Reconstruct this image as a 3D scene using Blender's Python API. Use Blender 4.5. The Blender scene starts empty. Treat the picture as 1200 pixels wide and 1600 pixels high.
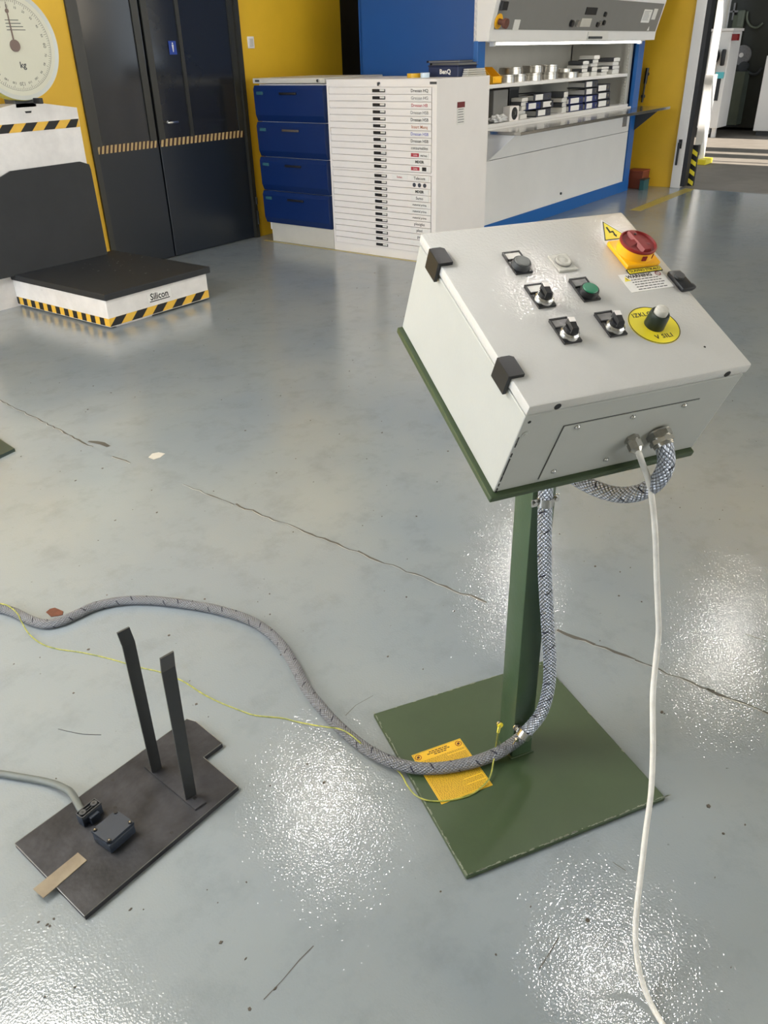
import bpy, bmesh, math, random
from mathutils import Vector as V, Matrix
random.seed(7)
PI = math.pi
# ------------------------------------------------------------------ camera
CAM_H = 1.5
FPX, PITCH, ROLL, YAW = 1248.24, 0.5203, -0.0259, 0.6515
_f0 = V((math.cos(YAW), math.sin(YAW), 0)); _r0 = V((math.sin(YAW), -math.cos(YAW), 0)); _z = V((0, 0, 1))
FW = _f0*math.cos(PITCH) - _z*math.sin(PITCH)
_u = _z*math.cos(PITCH) + _f0*math.sin(PITCH)
RT = _r0*math.cos(ROLL) + _u*math.sin(ROLL)
UP = -_r0*math.sin(ROLL) + _u*math.cos(ROLL)
EYE = V((0, 0, CAM_H))
cd = bpy.data.cameras.new('camera'); cam = bpy.data.objects.new('camera', cd)
bpy.context.scene.collection.objects.link(cam)
cd.sensor_fit = 'VERTICAL'; cd.sensor_height = 32.0; cd.sensor_width = 24.0; cd.lens = 32.0*FPX/1600
cd.clip_start = 0.02; cd.clip_end = 200
M = Matrix((RT, UP, -FW)).transposed().to_4x4(); M.translation = EYE
cam.matrix_world = M
bpy.context.scene.camera = cam
# ------------------------------------------------------------------ light and exposure
scene = bpy.context.scene
scene.view_settings.view_transform = 'Standard'; scene.view_settings.look = 'None'
scene.view_settings.gamma = 1.0; scene.view_settings.use_curve_mapping = False
scene.view_settings.exposure = 0.0
WINDOW_E = 9.6       # daylight through the side windows
FILL_WINDOW_E = 7.0  # glow of the added window behind the camera
FILL_PANEL_E = 17.0       # unseen fill panel, added to brighten the floor on the left
LAMP_E = 260.0        # ceiling lamps
TUBE_E = 9.0
w = bpy.data.worlds.new('sky'); scene.world = w; w.use_nodes = True
bg = w.node_tree.nodes['Background']; bg.inputs[0].default_value = (0.80, 0.90, 1.0, 1); bg.inputs[1].default_value = 2.2
sd = bpy.data.lights.new('sun', 'SUN'); sd.energy = 12.0; sd.angle = 0.009; sd.color = (1.0, 0.93, 0.84)
sun = bpy.data.objects.new('sun', sd); scene.collection.objects.link(sun)
SUN_D = V((0.45, 0.55, -1.0)).normalized()
sun.rotation_euler = SUN_D.to_track_quat('-Z', 'Y').to_euler()

# ------------------------------------------------------------------ helpers
COL = scene.collection
ORG = {}
def ray(px, py): return FW + RT*((px-600)/FPX) - UP*((py-800)/FPX)
def fz(px, py, z=0.0):
    d = ray(px, py); return EYE + d*((z-CAM_H)/d.z)
def pln(px, py, n, c):
    d = ray(px, py); return EYE + d*((c-n.dot(EYE))/n.dot(d))
def pxp(px, py, x): return pln(px, py, V((1, 0, 0)), x)
def pyp(px, py, y): return pln(px, py, V((0, 1, 0)), y)

class G:
    """collects shapes into one mesh"""
    def __init__(s): s.bm = bmesh.new(); s.uv = None
    def box(s, x0, x1, y0, y1, z0, z1, T=None, bev=0):
        b = bmesh.new() if bev else s.bm
        c = V(((x0+x1)/2, (y0+y1)/2, (z0+z1)/2))
        mt = Matrix.Translation(c) @ Matrix.Diagonal((abs(x1-x0), abs(y1-y0), abs(z1-z0), 1))
        r = bmesh.ops.create_cube(b, size=1, matrix=mt)
        if bev:
            bmesh.ops.bevel(b, geom=list(b.edges), offset=bev, segments=2, affect='EDGES', profile=0.5)
            if T: bmesh.ops.transform(b, matrix=T, verts=b.verts)
            s._merge(b)
        elif T: bmesh.ops.transform(b, matrix=T, verts=r['verts'])
        return s
    def _merge(s, b):
        me = bpy.data.meshes.new('tmp'); b.to_mesh(me); b.free(); s.bm.from_mesh(me); bpy.data.meshes.remove(me)
    def cyl(s, p0, p1, r0, r1=None, n=24, caps=True):
        p0, p1 = V(p0), V(p1); r1 = r0 if r1 is None else r1
        d = p1-p0; q = d.to_track_quat('Z', 'Y').to_matrix().to_4x4(); q.translation = (p0+p1)/2
        bmesh.ops.create_cone(s.bm, cap_ends=caps, segments=n, radius1=max(r0, 1e-5), radius2=max(r1, 1e-5), depth=d.length, matrix=q)
        return s
    def lathe(s, prof, T=None, n=32):
        rings = []
        for r, z in prof:
            rings.append([s.bm.verts.new((r*math.cos(2*PI*i/n), r*math.sin(2*PI*i/n), z)) for i in range(n)])
        for a, b in zip(rings, rings[1:]):
            for i in range(n): s.bm.faces.new((a[i], a[(i+1) % n], b[(i+1) % n], b[i]))
        s.bm.faces.new(rings[-1]); s.bm.faces.new(rings[0][::-1])
        if T: bmesh.ops.transform(s.bm, matrix=T, verts=[v for r in rings for v in r])
        return s
    def prism(s, pts, z0, z1, T=None):
        a = [s.bm.verts.new((p[0], p[1], z0)) for p in pts]; b = [s.bm.verts.new((p[0], p[1], z1)) for p in pts]
        n = len(pts)
        s.bm.faces.new(b); s.bm.faces.new(a[::-1])
        for i in range(n): s.bm.faces.new((a[i], a[(i+1) % n], b[(i+1) % n], b[i]))
        if T: bmesh.ops.transform(s.bm, matrix=T, verts=a+b)
        return s
    def loft(s, A, B):
        """solid between two point loops"""
        a = [s.bm.verts.new(p) for p in A]; b = [s.bm.verts.new(p) for p in B]; n = len(A)
        s.bm.faces.new(b); s.bm.faces.new(a[::-1])
        for i in range(n): s.bm.faces.new((a[i], a[(i+1) % n], b[(i+1) % n], b[i]))
        return s
    def sph(s, c, r, T=None, n=16, sc=(1, 1, 1)):
        m = Matrix.Translation(V(c)) @ Matrix.Diagonal((*sc, 1))
        if T: m = T @ m
        bmesh.ops.create_uvsphere(s.bm, u_segments=n, v_segments=n//2, radius=r, matrix=m); return s
    def tube(s, pts, r, n=16, uvs=False, flat=None):
        P = [V(p) for p in pts]; rings = []; L = 0
        t = (P[1]-P[0]).normalized(); nrm = t.orthogonal().normalized()
        uvl = s.bm.loops.layers.uv.verify() if uvs else None
        Ls = []
        for i, p in enumerate(P):
            t2 = ((P[min(i+1, len(P)-1)])-(P[max(i-1, 0)])).normalized()
            q = t.rotation_difference(t2); nrm = q @ nrm; nrm = (nrm - t2*nrm.dot(t2)).normalized(); t = t2
            bi = t.cross(nrm)
            rings.append([s.bm.verts.new(p + (nrm*math.cos(2*PI*k/n)+bi*math.sin(2*PI*k/n))*r) for k in range(n)])
            if i: L += (P[i]-P[i-1]).length
            Ls.append(L)
        for i in range(len(rings)-1):
            a, b = rings[i], rings[i+1]
            for k in range(n):
                f = s.bm.faces.new((a[k], a[(k+1) % n], b[(k+1) % n], b[k]))
                if uvs:
                    vals = ((k/n, Ls[i]), ((k+1)/n, Ls[i]), ((k+1)/n, Ls[i+1]), (k/n, Ls[i+1]))
                    for lp, vv in zip(f.loops, vals): lp[uvl].uv = vv
        s.bm.faces.new(rings[0][::-1]); s.bm.faces.new(rings[-1]); return s

def smooth_path(pts, per=10):
    P = [V(p) for p in pts]; P = [P[0]*2-P[1]] + P + [P[-1]*2-P[-2]]; out = []
    for i in range(1, len(P)-2):
        p0, p1, p2, p3 = P[i-1:i+3]
        for k in range(per):
            t = k/per
            out.append(0.5*((2*p1)+(p2-p0)*t+(2*p0-5*p1+4*p2-p3)*t*t+(3*p1-p0-3*p2+p3)*t*t*t))
    out.append(P[-2]); return out

def obj(name, g, m, parent=None, smooth=None):
    bm = g.bm if isinstance(g, G) else g
    bmesh.ops.recalc_face_normals(bm, faces=bm.faces)
    me = bpy.data.meshes.new(name)
    if smooth is not None:
        for f in bm.faces: f.smooth = True
        for e in bm.edges:
            if len(e.link_faces) == 2 and e.calc_face_angle(0) > smooth: e.smooth = False
    bm.to_mesh(me); bm.free()
    if isinstance(m, (list, tuple)):
        for k in m: me.materials.append(k)
    else: me.materials.append(m)
    o = bpy.data.objects.new(name, me); COL.objects.link(o)
    if parent is not None:
        o.parent = parent; off = ORG.get(parent.name, V((0, 0, 0))); ORG[o.name] = off
        if off.length: me.transform(Matrix.Translation(-off))
    return o
def thing(name, label, cat, loc=(0, 0, 0), group=None):
    o = bpy.data.objects.new(name, None); COL.objects.link(o); o.location = loc; o.empty_display_size = 0.1
    ORG[o.name] = V(loc); o['label'] = label; o['category'] = cat
    if group: o['group'] = group
    return o
def tag(o, label, cat, group=None):
    o['label'] = label; o['category'] = cat
    if group: o['group'] = group
    # origin to the base of the mesh
    me = o.data; vs = [v.co for v in me.vertices]
    c = V(((min(v.x for v in vs)+max(v.x for v in vs))/2, (min(v.y for v in vs)+max(v.y for v in vs))/2, min(v.z for v in vs)))
    if o.location.length == 0 and o.rotation_euler.to_matrix() == Matrix.Identity(3):
        me.transform(Matrix.Translation(-c)); o.location = c; ORG[o.name] = c
    return o
def struct(name, g, m, parent=None, smooth=None):
    o = obj(name, g, m, parent, smooth)
    if parent is None: o['kind'] = 'structure'
    return o
def dup(src, loc=None, rotz=None, label=None, group=None, parent=None):
    r = src.copy(); COL.objects.link(r)
    if parent is not None: r.parent = parent
    if loc is not None: r.location = loc
    if rotz is not None: r.rotation_euler = (0, 0, rotz)
    if label: r['label'] = label
    if group: r['group'] = group
    for ch in list(src.children): dup(ch, parent=r)
    return r
def text(name, s, size, T, m, parent, depth=0.0004, align='CENTER', bold=0.0, sx=1.0, space=1.0):
    cu = bpy.data.curves.new(name, 'FONT'); cu.body = s; cu.size = size; cu.extrude = depth; cu.offset = bold
    cu.align_x = align; cu.align_y = 'CENTER'; cu.resolution_u = 2; cu.space_character = space
    t = bpy.data.objects.new('tmp', cu); COL.objects.link(t)
    dg = bpy.context.evaluated_depsgraph_get(); dg.update()
    me = bpy.data.meshes.new_from_object(t.evaluated_get(dg)); bpy.data.objects.remove(t); bpy.data.curves.remove(cu)
    me.transform(Matrix.Diagonal((sx, 1, 1, 1))); me.transform(T)
    g = G(); g.bm.from_mesh(me); bpy.data.meshes.remove(me)
    if parent is None and name is None: return g
    return obj(name, g, m, parent)
def textg(g, s, size, T, depth=0.0004, align='CENTER', bold=0.0, sx=1.0, space=1.0):
    cu = bpy.data.curves.new('t', 'FONT'); cu.body = s; cu.size = size; cu.extrude = depth; cu.offset = bold
    cu.align_x = align; cu.align_y = 'CENTER'; cu.resolution_u = 2; cu.space_character = space
    t = bpy.data.objects.new('tmp', cu); COL.objects.link(t)
    dg = bpy.context.evaluated_depsgraph_get(); dg.update()
    me = bpy.data.meshes.new_from_object(t.evaluated_get(dg)); bpy.data.objects.remove(t); bpy.data.curves.remove(cu)
    me.transform(Matrix.Diagonal((sx, 1, 1, 1))); me.transform(T)
    g.bm.from_mesh(me); bpy.data.meshes.remove(me); return g
def frame(o, x, y):
    """matrix with origin o, local x, y and z = x cross y"""
    x = V(x).normalized(); y = V(y).normalized(); z = x.cross(y)
    m = Matrix((x, y, z)).transposed().to_4x4(); m.translation = V(o); return m
TXm = lambda x, y, z: frame((x, y, z), (0, -1, 0), (0, 0, 1))   # faces -x
TYm = lambda x, y, z: frame((x, y, z), (1, 0, 0), (0, 0, 1))    # faces -y

# ------------------------------------------------------------------ materials
def lin(c):
    return tuple(((v/255)/12.92 if v/255 <= 0.04045 else ((v/255+0.055)/1.055)**2.4) for v in c)+(1,)
def mat(name, rgb, rough=0.5, metal=0.0, var=0.0, vscale=8, bump=0.0, bscale=60, rvar=0.0, coat=0.0, dark=None, emit=0, spec=0.5, trans=0, bdist=0.002):
    m = bpy.data.materials.new(name); m.use_nodes = True; nt = m.node_tree; N = nt.nodes; L = nt.links
    b = N['Principled BSDF']; c = lin(rgb); b.inputs['Base Color'].default_value = c
    b.inputs['Roughness'].default_value = rough; b.inputs['Metallic'].default_value = metal
    b.inputs['Specular IOR Level'].default_value = spec
    if coat: b.inputs['Coat Weight'].default_value = coat; b.inputs['Coat Roughness'].default_value = 0.08
    if trans: b.inputs['Transmission Weight'].default_value = trans
    if emit: b.inputs['Emission Color'].default_value = c; b.inputs['Emission Strength'].default_value = emit
    if var or bump or rvar:
        tc = N.new('ShaderNodeTexCoord'); co = tc.outputs['Object']
    if var:
        n = N.new('ShaderNodeTexNoise'); n.inputs['Scale'].default_value = vscale; n.inputs['Detail'].default_value = 6; n.inputs['Roughness'].default_value = 0.6
        L.new(co, n.inputs['Vector'])
        r = N.new('ShaderNodeValToRGB'); r.color_ramp.elements[0].position = 0.3; r.color_ramp.elements[1].position = 0.7
        d = lin(dark) if dark else tuple(v*(1-var) for v in c[:3])+(1,)
        r.color_ramp.elements[0].color = d; r.color_ramp.elements[1].color = tuple(min(1, v*(1+var*0.3)) for v in c[:3])+(1,)
        L.new(n.outputs['Fac'], r.inputs['Fac']); L.new(r.outputs['Color'], b.inputs['Base Color'])
    if rvar:
        n = N.new('ShaderNodeTexNoise'); n.inputs['Scale'].default_value = vscale*0.7; n.inputs['Detail'].default_value = 5; L.new(co, n.inputs['Vector'])
        mr = N.new('ShaderNodeMapRange'); mr.inputs['To Min'].default_value = max(0, rough-rvar); mr.inputs['To Max'].default_value = rough+rvar
        mr.inputs['From Min'].default_value = 0.3; mr.inputs['From Max'].default_value = 0.7
        L.new(n.outputs['Fac'], mr.inputs['Value']); L.new(mr.outputs['Result'], b.inputs['Roughness'])
    if bump:
        n = N.new('ShaderNodeTexNoise'); n.inputs['Scale'].default_value = bscale; n.inputs['Detail'].default_value = 3; L.new(co, n.inputs['Vector'])
        bp = N.new('ShaderNodeBump'); bp.inputs['Strength'].default_value = bump; bp.inputs['Distance'].default_value = bdist
        L.new(n.outputs['Fac'], bp.inputs['Height']); L.new(bp.outputs['Normal'], b.inputs['Normal'])
    return m
def floor_mat():
    m = bpy.data.materials.new('epoxy_floor'); m.use_nodes = True; nt = m.node_tree; N = nt.nodes; L = nt.links
    b = N['Principled BSDF']; tc = N.new('ShaderNodeTexCoord'); co = tc.outputs['Object']
    def noise(s, d=4, r=0.55):
        n = N.new('ShaderNodeTexNoise'); n.inputs['Scale'].default_value = s; n.inputs['Detail'].default_value = d; n.inputs['Roughness'].default_value = r
        L.new(co, n.inputs['Vector']); return n
    n1 = noise(0.9, 3); r1 = N.new('ShaderNodeValToRGB'); e = r1.color_ramp.elements
    e[0].position = 0.35; e[0].color = lin((130, 139, 146)); e[1].position = 0.68; e[1].color = lin((145, 150, 150))
    L.new(n1.outputs['Fac'], r1.inputs['Fac'])
    n2 = noise(7, 7, 0.7); r2 = N.new('ShaderNodeValToRGB'); e = r2.color_ramp.elements
    e[0].position = 0.28; e[0].color = (0.86, 0.86, 0.86, 1); e[1].position = 0.5; e[1].color = (1, 1, 1, 1)
    L.new(n2.outputs['Fac'], r2.inputs['Fac'])
    mx = N.new('ShaderNodeMix'); mx.data_type = 'RGBA'; mx.blend_type = 'MULTIPLY'; mx.inputs[0].default_value = 1
    L.new(r1.outputs['Color'], mx.inputs[6]); L.new(r2.outputs['Color'], mx.inputs[7])
    # small dirt specks
    n3 = noise(55, 2, 0.5); r3 = N.new('ShaderNodeValToRGB'); e = r3.color_ramp.elements
    e[0].position = 0.20; e[0].color = (0.45, 0.43, 0.4, 1); e[1].position = 0.25; e[1].color = (1, 1, 1, 1)
    L.new(n3.outputs['Fac'], r3.inputs['Fac'])
    mx2 = N.new('ShaderNodeMix'); mx2.data_type = 'RGBA'; mx2.blend_type = 'MULTIPLY'; mx2.inputs[0].default_value = 1
    L.new(mx.outputs[2], mx2.inputs[6]); L.new(r3.outputs['Color'], mx2.inputs[7]); L.new(mx2.outputs[2], b.inputs['Base Color'])
    n4 = noise(3, 5, 0.6); mr = N.new('ShaderNodeMapRange'); mr.inputs['From Min'].default_value = 0.35; mr.inputs['From Max'].default_value = 0.65
    mr.inputs['To Min'].default_value = 0.035; mr.inputs['To Max'].default_value = 0.07
    L.new(n4.outputs['Fac'], mr.inputs['Value']); L.new(mr.outputs['Result'], b.inputs['Roughness'])
    # orange-peel relief plus slow waves of the coating
    n5 = noise(185, 1, 0.5); b5 = N.new('ShaderNodeBump'); b5.inputs['Strength'].default_value = 0.8; b5.inputs['Distance'].default_value = 0.0006
    L.new(n5.outputs['Fac'], b5.inputs['Height'])
    n6 = noise(16, 2, 0.5); b6 = N.new('ShaderNodeBump'); b6.inputs['Strength'].default_value = 0.30; b6.inputs['Distance'].default_value = 0.002
    L.new(n6.outputs['Fac'], b6.inputs['Height']); L.new(b5.outputs['Normal'], b6.inputs['Normal'])
    L.new(b6.outputs['Normal'], b.inputs['Normal'])
    b.inputs['Specular IOR Level'].default_value = 0.6
    return m
def braid_mat(name, rgb, radius, metal=0.85, rough=0.38, GROOVE=.16):
    m = bpy.data.materials.new(name); m.use_nodes = True; nt = m.node_tree; N = nt.nodes; L = nt.links
    b = N['Principled BSDF']; b.inputs['Metallic'].default_value = metal; b.inputs['Roughness'].default_value = rough
    uv = N.new('ShaderNodeUVMap'); sp = N.new('ShaderNodeSeparateXYZ'); L.new(uv.outputs['UV'], sp.inputs[0])
    circ = 2*PI*radius
    def ma(op, a, c=None):
        n = N.new('ShaderNodeMath'); n.operation = op
        for i, x in enumerate((a, c)):
            if x is None: continue
            if isinstance(x, (int, float)): n.inputs[i].default_value = x
            else: L.new(x, n.inputs[i])
        return n.outputs[0]
    u = sp.outputs[0]; v = ma('DIVIDE', sp.outputs[1], circ*1.25)
    NN = 6
    a = ma('SINE', ma('MULTIPLY', ma('ADD', u, v), 2*PI*NN)); c = ma('SINE', ma('MULTIPLY', ma('SUBTRACT', u, v), 2*PI*NN))
    fine = ma('SINE', ma('MULTIPLY', ma('ADD', u, v), 2*PI*NN*3))
    pr = ma('MULTIPLY', a, c); sel = ma('GREATER_THAN', pr, 0.0)
    h = ma('ADD', ma('MULTIPLY', ma('ABSOLUTE', pr), 1.0), ma('MULTIPLY', fine, 0.15))
    bp = N.new('ShaderNodeBump'); bp.inputs['Strength'].default_value = 1.0; bp.inputs['Distance'].default_value = 0.0022
    L.new(h, bp.inputs['Height']); L.new(bp.outputs['Normal'], b.inputs['Normal'])
    # dark tracer yarn: one spiral, broken into dashes
    fr = ma('FRACT', ma('SUBTRACT', u, ma('MULTIPLY', v, 2.2)))
    tr = ma('LESS_THAN', fr, 0.075)
    fr2 = ma('FRACT', ma('MULTIPLY', ma('ADD', u, ma('MULTIPLY', v, .37)), 2.0)); tr2 = ma('LESS_THAN', fr2, 0.42)
    t = ma('MULTIPLY', tr, tr2)
    mx = N.new('ShaderNodeMix'); mx.data_type = 'RGBA'; mx.inputs[6].default_value = lin(rgb); mx.inputs[7].default_value = (0.012, 0.014, 0.035, 1)
    L.new(t, mx.inputs[0])
    # grooves between the wires are darker metal
    gr = N.new('ShaderNodeMapRange'); gr.inputs['From Min'].default_value = 0.0; gr.inputs['From Max'].default_value = 0.35; gr.inputs['To Min'].default_value = GROOVE; gr.inputs['To Max'].default_value = 1.0
    L.new(ma('ABSOLUTE', pr), gr.inputs['Value'])
    mm = N.new('ShaderNodeMix'); mm.data_type = 'RGBA'; mm.blend_type = 'MULTIPLY'; mm.inputs[0].default_value = 1
    L.new(mx.outputs[2], mm.inputs[6]); L.new(gr.outputs['Result'], mm.inputs[7]); L.new(mm.outputs[2], b.inputs['Base Color'])
    L.new(ma('MULTIPLY', ma('SUBTRACT', 1.0, t), metal), b.inputs['Metallic'])
    return m
def worn_mat(name, rgb, rgb2, wear, rough=0.4, metal=0.0, vs=9, edge=0.0):
    m = mat(name, rgb, rough, metal, 0.12, vs, 0.15, 90, 0.08)
    nt = m.node_tree; N = nt.nodes; L = nt.links; b = N['Principled BSDF']
    src = b.inputs['Base Color'].links[0].from_socket
    tc = N.new('ShaderNodeTexCoord'); n = N.new('ShaderNodeTexNoise'); n.inputs['Scale'].default_value = 42; n.inputs['Detail'].default_value = 8; n.inputs['Roughness'].default_value = 0.7
    L.new(tc.outputs['Object'], n.inputs['Vector'])
    r = N.new('ShaderNodeValToRGB'); r.color_ramp.elements[0].position = 0.66-wear; r.color_ramp.elements[1].position = 0.70-wear
    r.color_ramp.elements[0].color = (0, 0, 0, 1); r.color_ramp.elements[1].color = (1, 1, 1, 1)
    L.new(n.outputs['Fac'], r.inputs['Fac'])
    mx = N.new('ShaderNodeMix'); mx.data_type = 'RGBA'; L.new(r.outputs['Color'], mx.inputs[0]); L.new(src, mx.inputs[6]); mx.inputs[7].default_value = lin(rgb2)
    L.new(mx.outputs[2], b.inputs['Base Color']); return m

m_floor = floor_mat()
m_yellow = mat('yellow_wall_paint', (228, 182, 42), 0.5, 0, 0.08, 2, 0.08, 40)
m_ceil = mat('ceiling_paint', (170, 172, 170), 0.7, 0, 0.05)
m_wallw = mat('pale_wall_paint', (200, 198, 188), 0.6, 0, 0.05)
m_gapshade = mat('gap_shade_black', (22, 22, 24), 0.5)
m_gloss = mat('dark_gloss_door', (36, 38, 42), 0.13, 0, 0.10, 1.2, 0.0, 8, 0.04, spec=0.6)
m_doorlow = mat('dark_navy_door', (30, 36, 44), 0.28, 0, 0.06, 3)
m_dframe = mat('dark_door_frame', (50, 50, 46), 0.35, 0, 0.08)
m_chrome = mat('chrome', (205, 205, 205), 0.2, 1.0)
m_blue = mat('blue_sheet_metal', (14, 72, 136), 0.38, 0, 0.06, 3)
m_blueedge = mat('blue_frame_paint', (28, 94, 164), 0.35, 0, 0.04)
m_navy = mat('dark_blue_drawer', (8, 38, 90), 0.38, 0, 0.08, 3, rvar=0.05)
m_white = mat('white_cabinet_paint', (231, 226, 222), 0.4, 0, 0.03, 5)
m_offw = mat('white_machine_paint', (224, 222, 219), 0.4, 0, 0.04, 3)
m_pale = mat('pale_plinth', (196, 192, 182), 0.5, 0, 0.06, 6)
m_grey = mat('grey_panel_paint', (122, 121, 118), 0.45, 0, 0.04)
m_dgrey = mat('dark_grey_plastic', (60, 62, 64), 0.5)
m_blk = mat('black_plastic', (24, 25, 28), 0.38)
m_blk2 = mat('black_print', (22, 22, 22), 0.6)
m_rubber = mat('black_rubber_mat', (34, 36, 39), 0.62, 0, 0.14, 5, 0.3, 220, dark=(27, 29, 32))
m_scalew = worn_mat('white_scale_paint', (224, 220, 216), (120, 112, 100), -0.02, 0.42)
m_haz = mat('hazard_yellow', (226, 178, 60), 0.45, 0, 0.08, 20)
m_haz2 = mat('door_tape_cream', (196, 168, 116), 0.5, 0, 0.15, 30)
m_hazdk = mat('door_tape_dark', (52, 26, 18), 0.5)
m_green = worn_mat('green_stand_paint', (60, 76, 50), (150, 158, 140), -0.11, 0.36)
m_greenp = worn_mat('green_post_paint', (62, 82, 60), (150, 160, 145), -0.15, 0.36)
m_chip = mat('bare_chipped_edge', (138, 144, 128), 0.5, 0.2, 0.3, 60)
m_box = mat('light_grey_enamel', (200, 199, 196), 0.05, 0, 0.03, 20, 1.0, 215, 0.0, bdist=0.0007)
m_boxs = mat('light_grey_enamel_smooth', (176, 178, 174), 0.38, 0, 0.04, 12, 0.08, 200)
m_btn = mat('grey_button_cap', (92, 96, 94), 0.4)
m_gbtn = mat('green_button_cap', (18, 118, 84), 0.35)
m_red = mat('dark_red_plastic', (128, 18, 18), 0.5)
m_yplas = mat('yellow_plastic', (246, 180, 20), 0.35)
m_ylab = mat('yellow_label', (240, 222, 60), 0.4)
m_ydisc = mat('yellow_disc', (238, 220, 54), 0.35)
m_wlab = mat('white_label', (228, 226, 222), 0.45, 0, 0.05, 90)
m_greyl = mat('grey_smudged_label', (128, 126, 126), 0.3, 0, 0.4, 60)
m_clear = mat('clear_cloudy_plastic', (196, 194, 186), 0.25, 0, 0.15, 120, spec=0.6)
m_steel = mat('bright_steel', (196, 196, 194), 0.25, 1.0, 0.1, 30)
m_dsteel = mat('nickel_fitting', (176, 174, 168), 0.28, 1.0, 0.25, 60)
m_black_steel = mat('mill_scale_steel', (56, 56, 60), 0.5, 0.0, 0.5, 11, 0.25, 90, 0.08, dark=(20, 21, 24), spec=0.3)
m_bar = mat('black_painted_bar', (42, 44, 46), 0.45, 0, 0.1, 12, 0.1, 80)
m_edge = mat('bright_worn_edge', (122, 122, 118), 0.35, 0.7, 0.3, 50)
m_swbox = mat('dark_blue_grey_switch', (40, 48, 60), 0.45, 0, 0.12, 10, 0.1, 150)
m_strip = mat('tan_cardboard_strip', (134, 124, 104), 0.6, 0, 0.2, 14, dark=(112, 98, 80))
m_cable = mat('white_cable_jacket', (224, 222, 216), 0.45, 0, 0.16, 45, 0.15, 120)
m_gcable = mat('grey_cable_jacket', (98, 104, 102), 0.5, 0, 0.12, 30)
m_wire = mat('yellow_green_wire', (172, 166, 70), 0.4, 0, 0.3, 60, dark=(104, 120, 62))
m_braid = braid_mat('steel_braid', (196, 202, 216), 0.0145)
m_braid2 = braid_mat('dusty_steel_braid', (138, 140, 146), 0.0145, 0.45, 0.5, .4)
m_instr = mat('yellow_instruction_plate', (226, 182, 44), 0.4, 0, 0.08, 30)
m_paper = mat('paper', (222, 220, 214), 0.7)
m_tray = mat('brushed_tray_steel', (188, 186, 180), 0.16, 0.9, 0.05, 5, rvar=0.04)
m_inner = mat('machine_interior', (178, 176, 168), 0.5, 0, 0.08, 3)
m_innerd = mat('machine_interior_dark', (96, 98, 100), 0.5, 0, 0.2, 3)
m_tube = mat('lamp_tube', (255, 250, 240), 0.5, emit=TUBE_E)
m_lamp = mat('ceiling_lamp_glass', (255, 250, 244), 0.5, emit=LAMP_E)
m_fillpanel = mat('fill_panel_glow', (255, 250, 240), 0.5, emit=FILL_PANEL_E)
m_pane = mat('daylit_window_pane', (236, 244, 255), 0.5, emit=WINDOW_E)
m_glarepane = mat('added_glare_pane', (250, 236, 214), 0.5, emit=3.0)
m_fillpane = mat('added_fill_pane', (244, 244, 240), 0.5, emit=FILL_WINDOW_E)
m_dial = mat('dial_face', (205, 203, 184), 0.25, 0, 0.04, 4)
m_dialr = mat('dial_case_yellow_green', (190, 180, 70), 0.35)
m_dialg = mat('dial_rim_grey', (186, 188, 180), 0.3)
m_rust = mat('rust_brown', (104, 62, 48), 0.6, 0, 0.3, 40)
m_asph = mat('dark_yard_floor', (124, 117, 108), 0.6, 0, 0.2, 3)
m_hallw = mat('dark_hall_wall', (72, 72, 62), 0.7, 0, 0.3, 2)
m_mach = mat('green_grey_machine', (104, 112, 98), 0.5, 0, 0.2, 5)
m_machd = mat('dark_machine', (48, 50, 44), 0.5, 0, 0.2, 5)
m_binder = mat('dark_blue_binder', (30, 42, 96), 0.45)
m_binderg = mat('dark_grey_binder', (58, 60, 70), 0.5)
m_cat = mat('catalogue_white', (214, 212, 206), 0.5)
m_catd = mat('catalogue_dark', (70, 72, 76), 0.5)
m_crack = mat('floor_crack_dark', (82, 80, 74), 0.8)
m_crackl = mat('floor_crack_lip', (176, 175, 166), 0.4)
m_redsign = mat('red_sticker', (170, 42, 58), 0.5)
m_linep = mat('yellow_floor_paint', (178, 160, 84), 0.35, 0, 0.2, 12)

# ------------------------------------------------------------------ room shell
D, K, W, CX = 5.769, 3.842, 10.521, 5.617
HT = 5.5
floor = struct('floor', G().box(-2.7, W, -7, 10, -0.12, 0), m_floor)
struct('ceiling', G().box(-2.8, W, -7.1, 10, HT, HT+0.1), m_ceil)
# wall with the dark double door
XL, XR, DT = 4.005, 5.69, 2.35
struct('wall_left', G().box(-2.7, XL, D, D+0.2, 0, HT).box(XR, 7.07, D, D+0.2, 0, HT).box(XL, XR, D, D+0.2, DT, HT), m_yellow)
struct('wall_back', G().box(7.07, W, D+0.5, D+0.7, 0, HT).box(7.07, 7.17, D+0.2, D+0.5, 0, HT).box(6.9, 7.07, D+0.2, D+0.25, 0, HT), m_gapshade)  # black colour stands in for the shade in the gap past the wall
GY = 3.345
struct('wall_right', G().box(W, W+0.12, 3.47, D+0.5, 0, HT).box(W, W+0.12, -2.4, 3.47, 3.4, HT), m_yellow)
struct('wall_right_2', G().box(W, W+0.12, -7, -6.4, 0, HT).box(W, W+0.12, -2.9, -2.4, 0, HT).box(W, W+0.12, -6.4, -2.9, 0, 1.9).box(W, W+0.12, -6.4, -2.9, 4.6, HT), m_wallw)
wn3 = struct('added_glare_window', G().box(W+0.02, W+0.08, -6.4, -2.9, 1.9, 1.96).box(W+0.02, W+0.08, -6.4, -2.9, 4.54, 4.6).box(W+0.02, W+0.08, -4.68, -4.62, 1.96, 4.54), m_dgrey)  # unseen glowing window, added for the glare on the dark door
for y in (-6.4, -4.62): obj('pane', G().box(W+0.04, W+0.05, y+.01, y+1.71, 1.96, 4.54), m_glarepane, wn3)
WX, WA, WB, WZ0, WZ1 = -2.7, 2.2, 5.6, 0.6, 4.4
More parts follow.
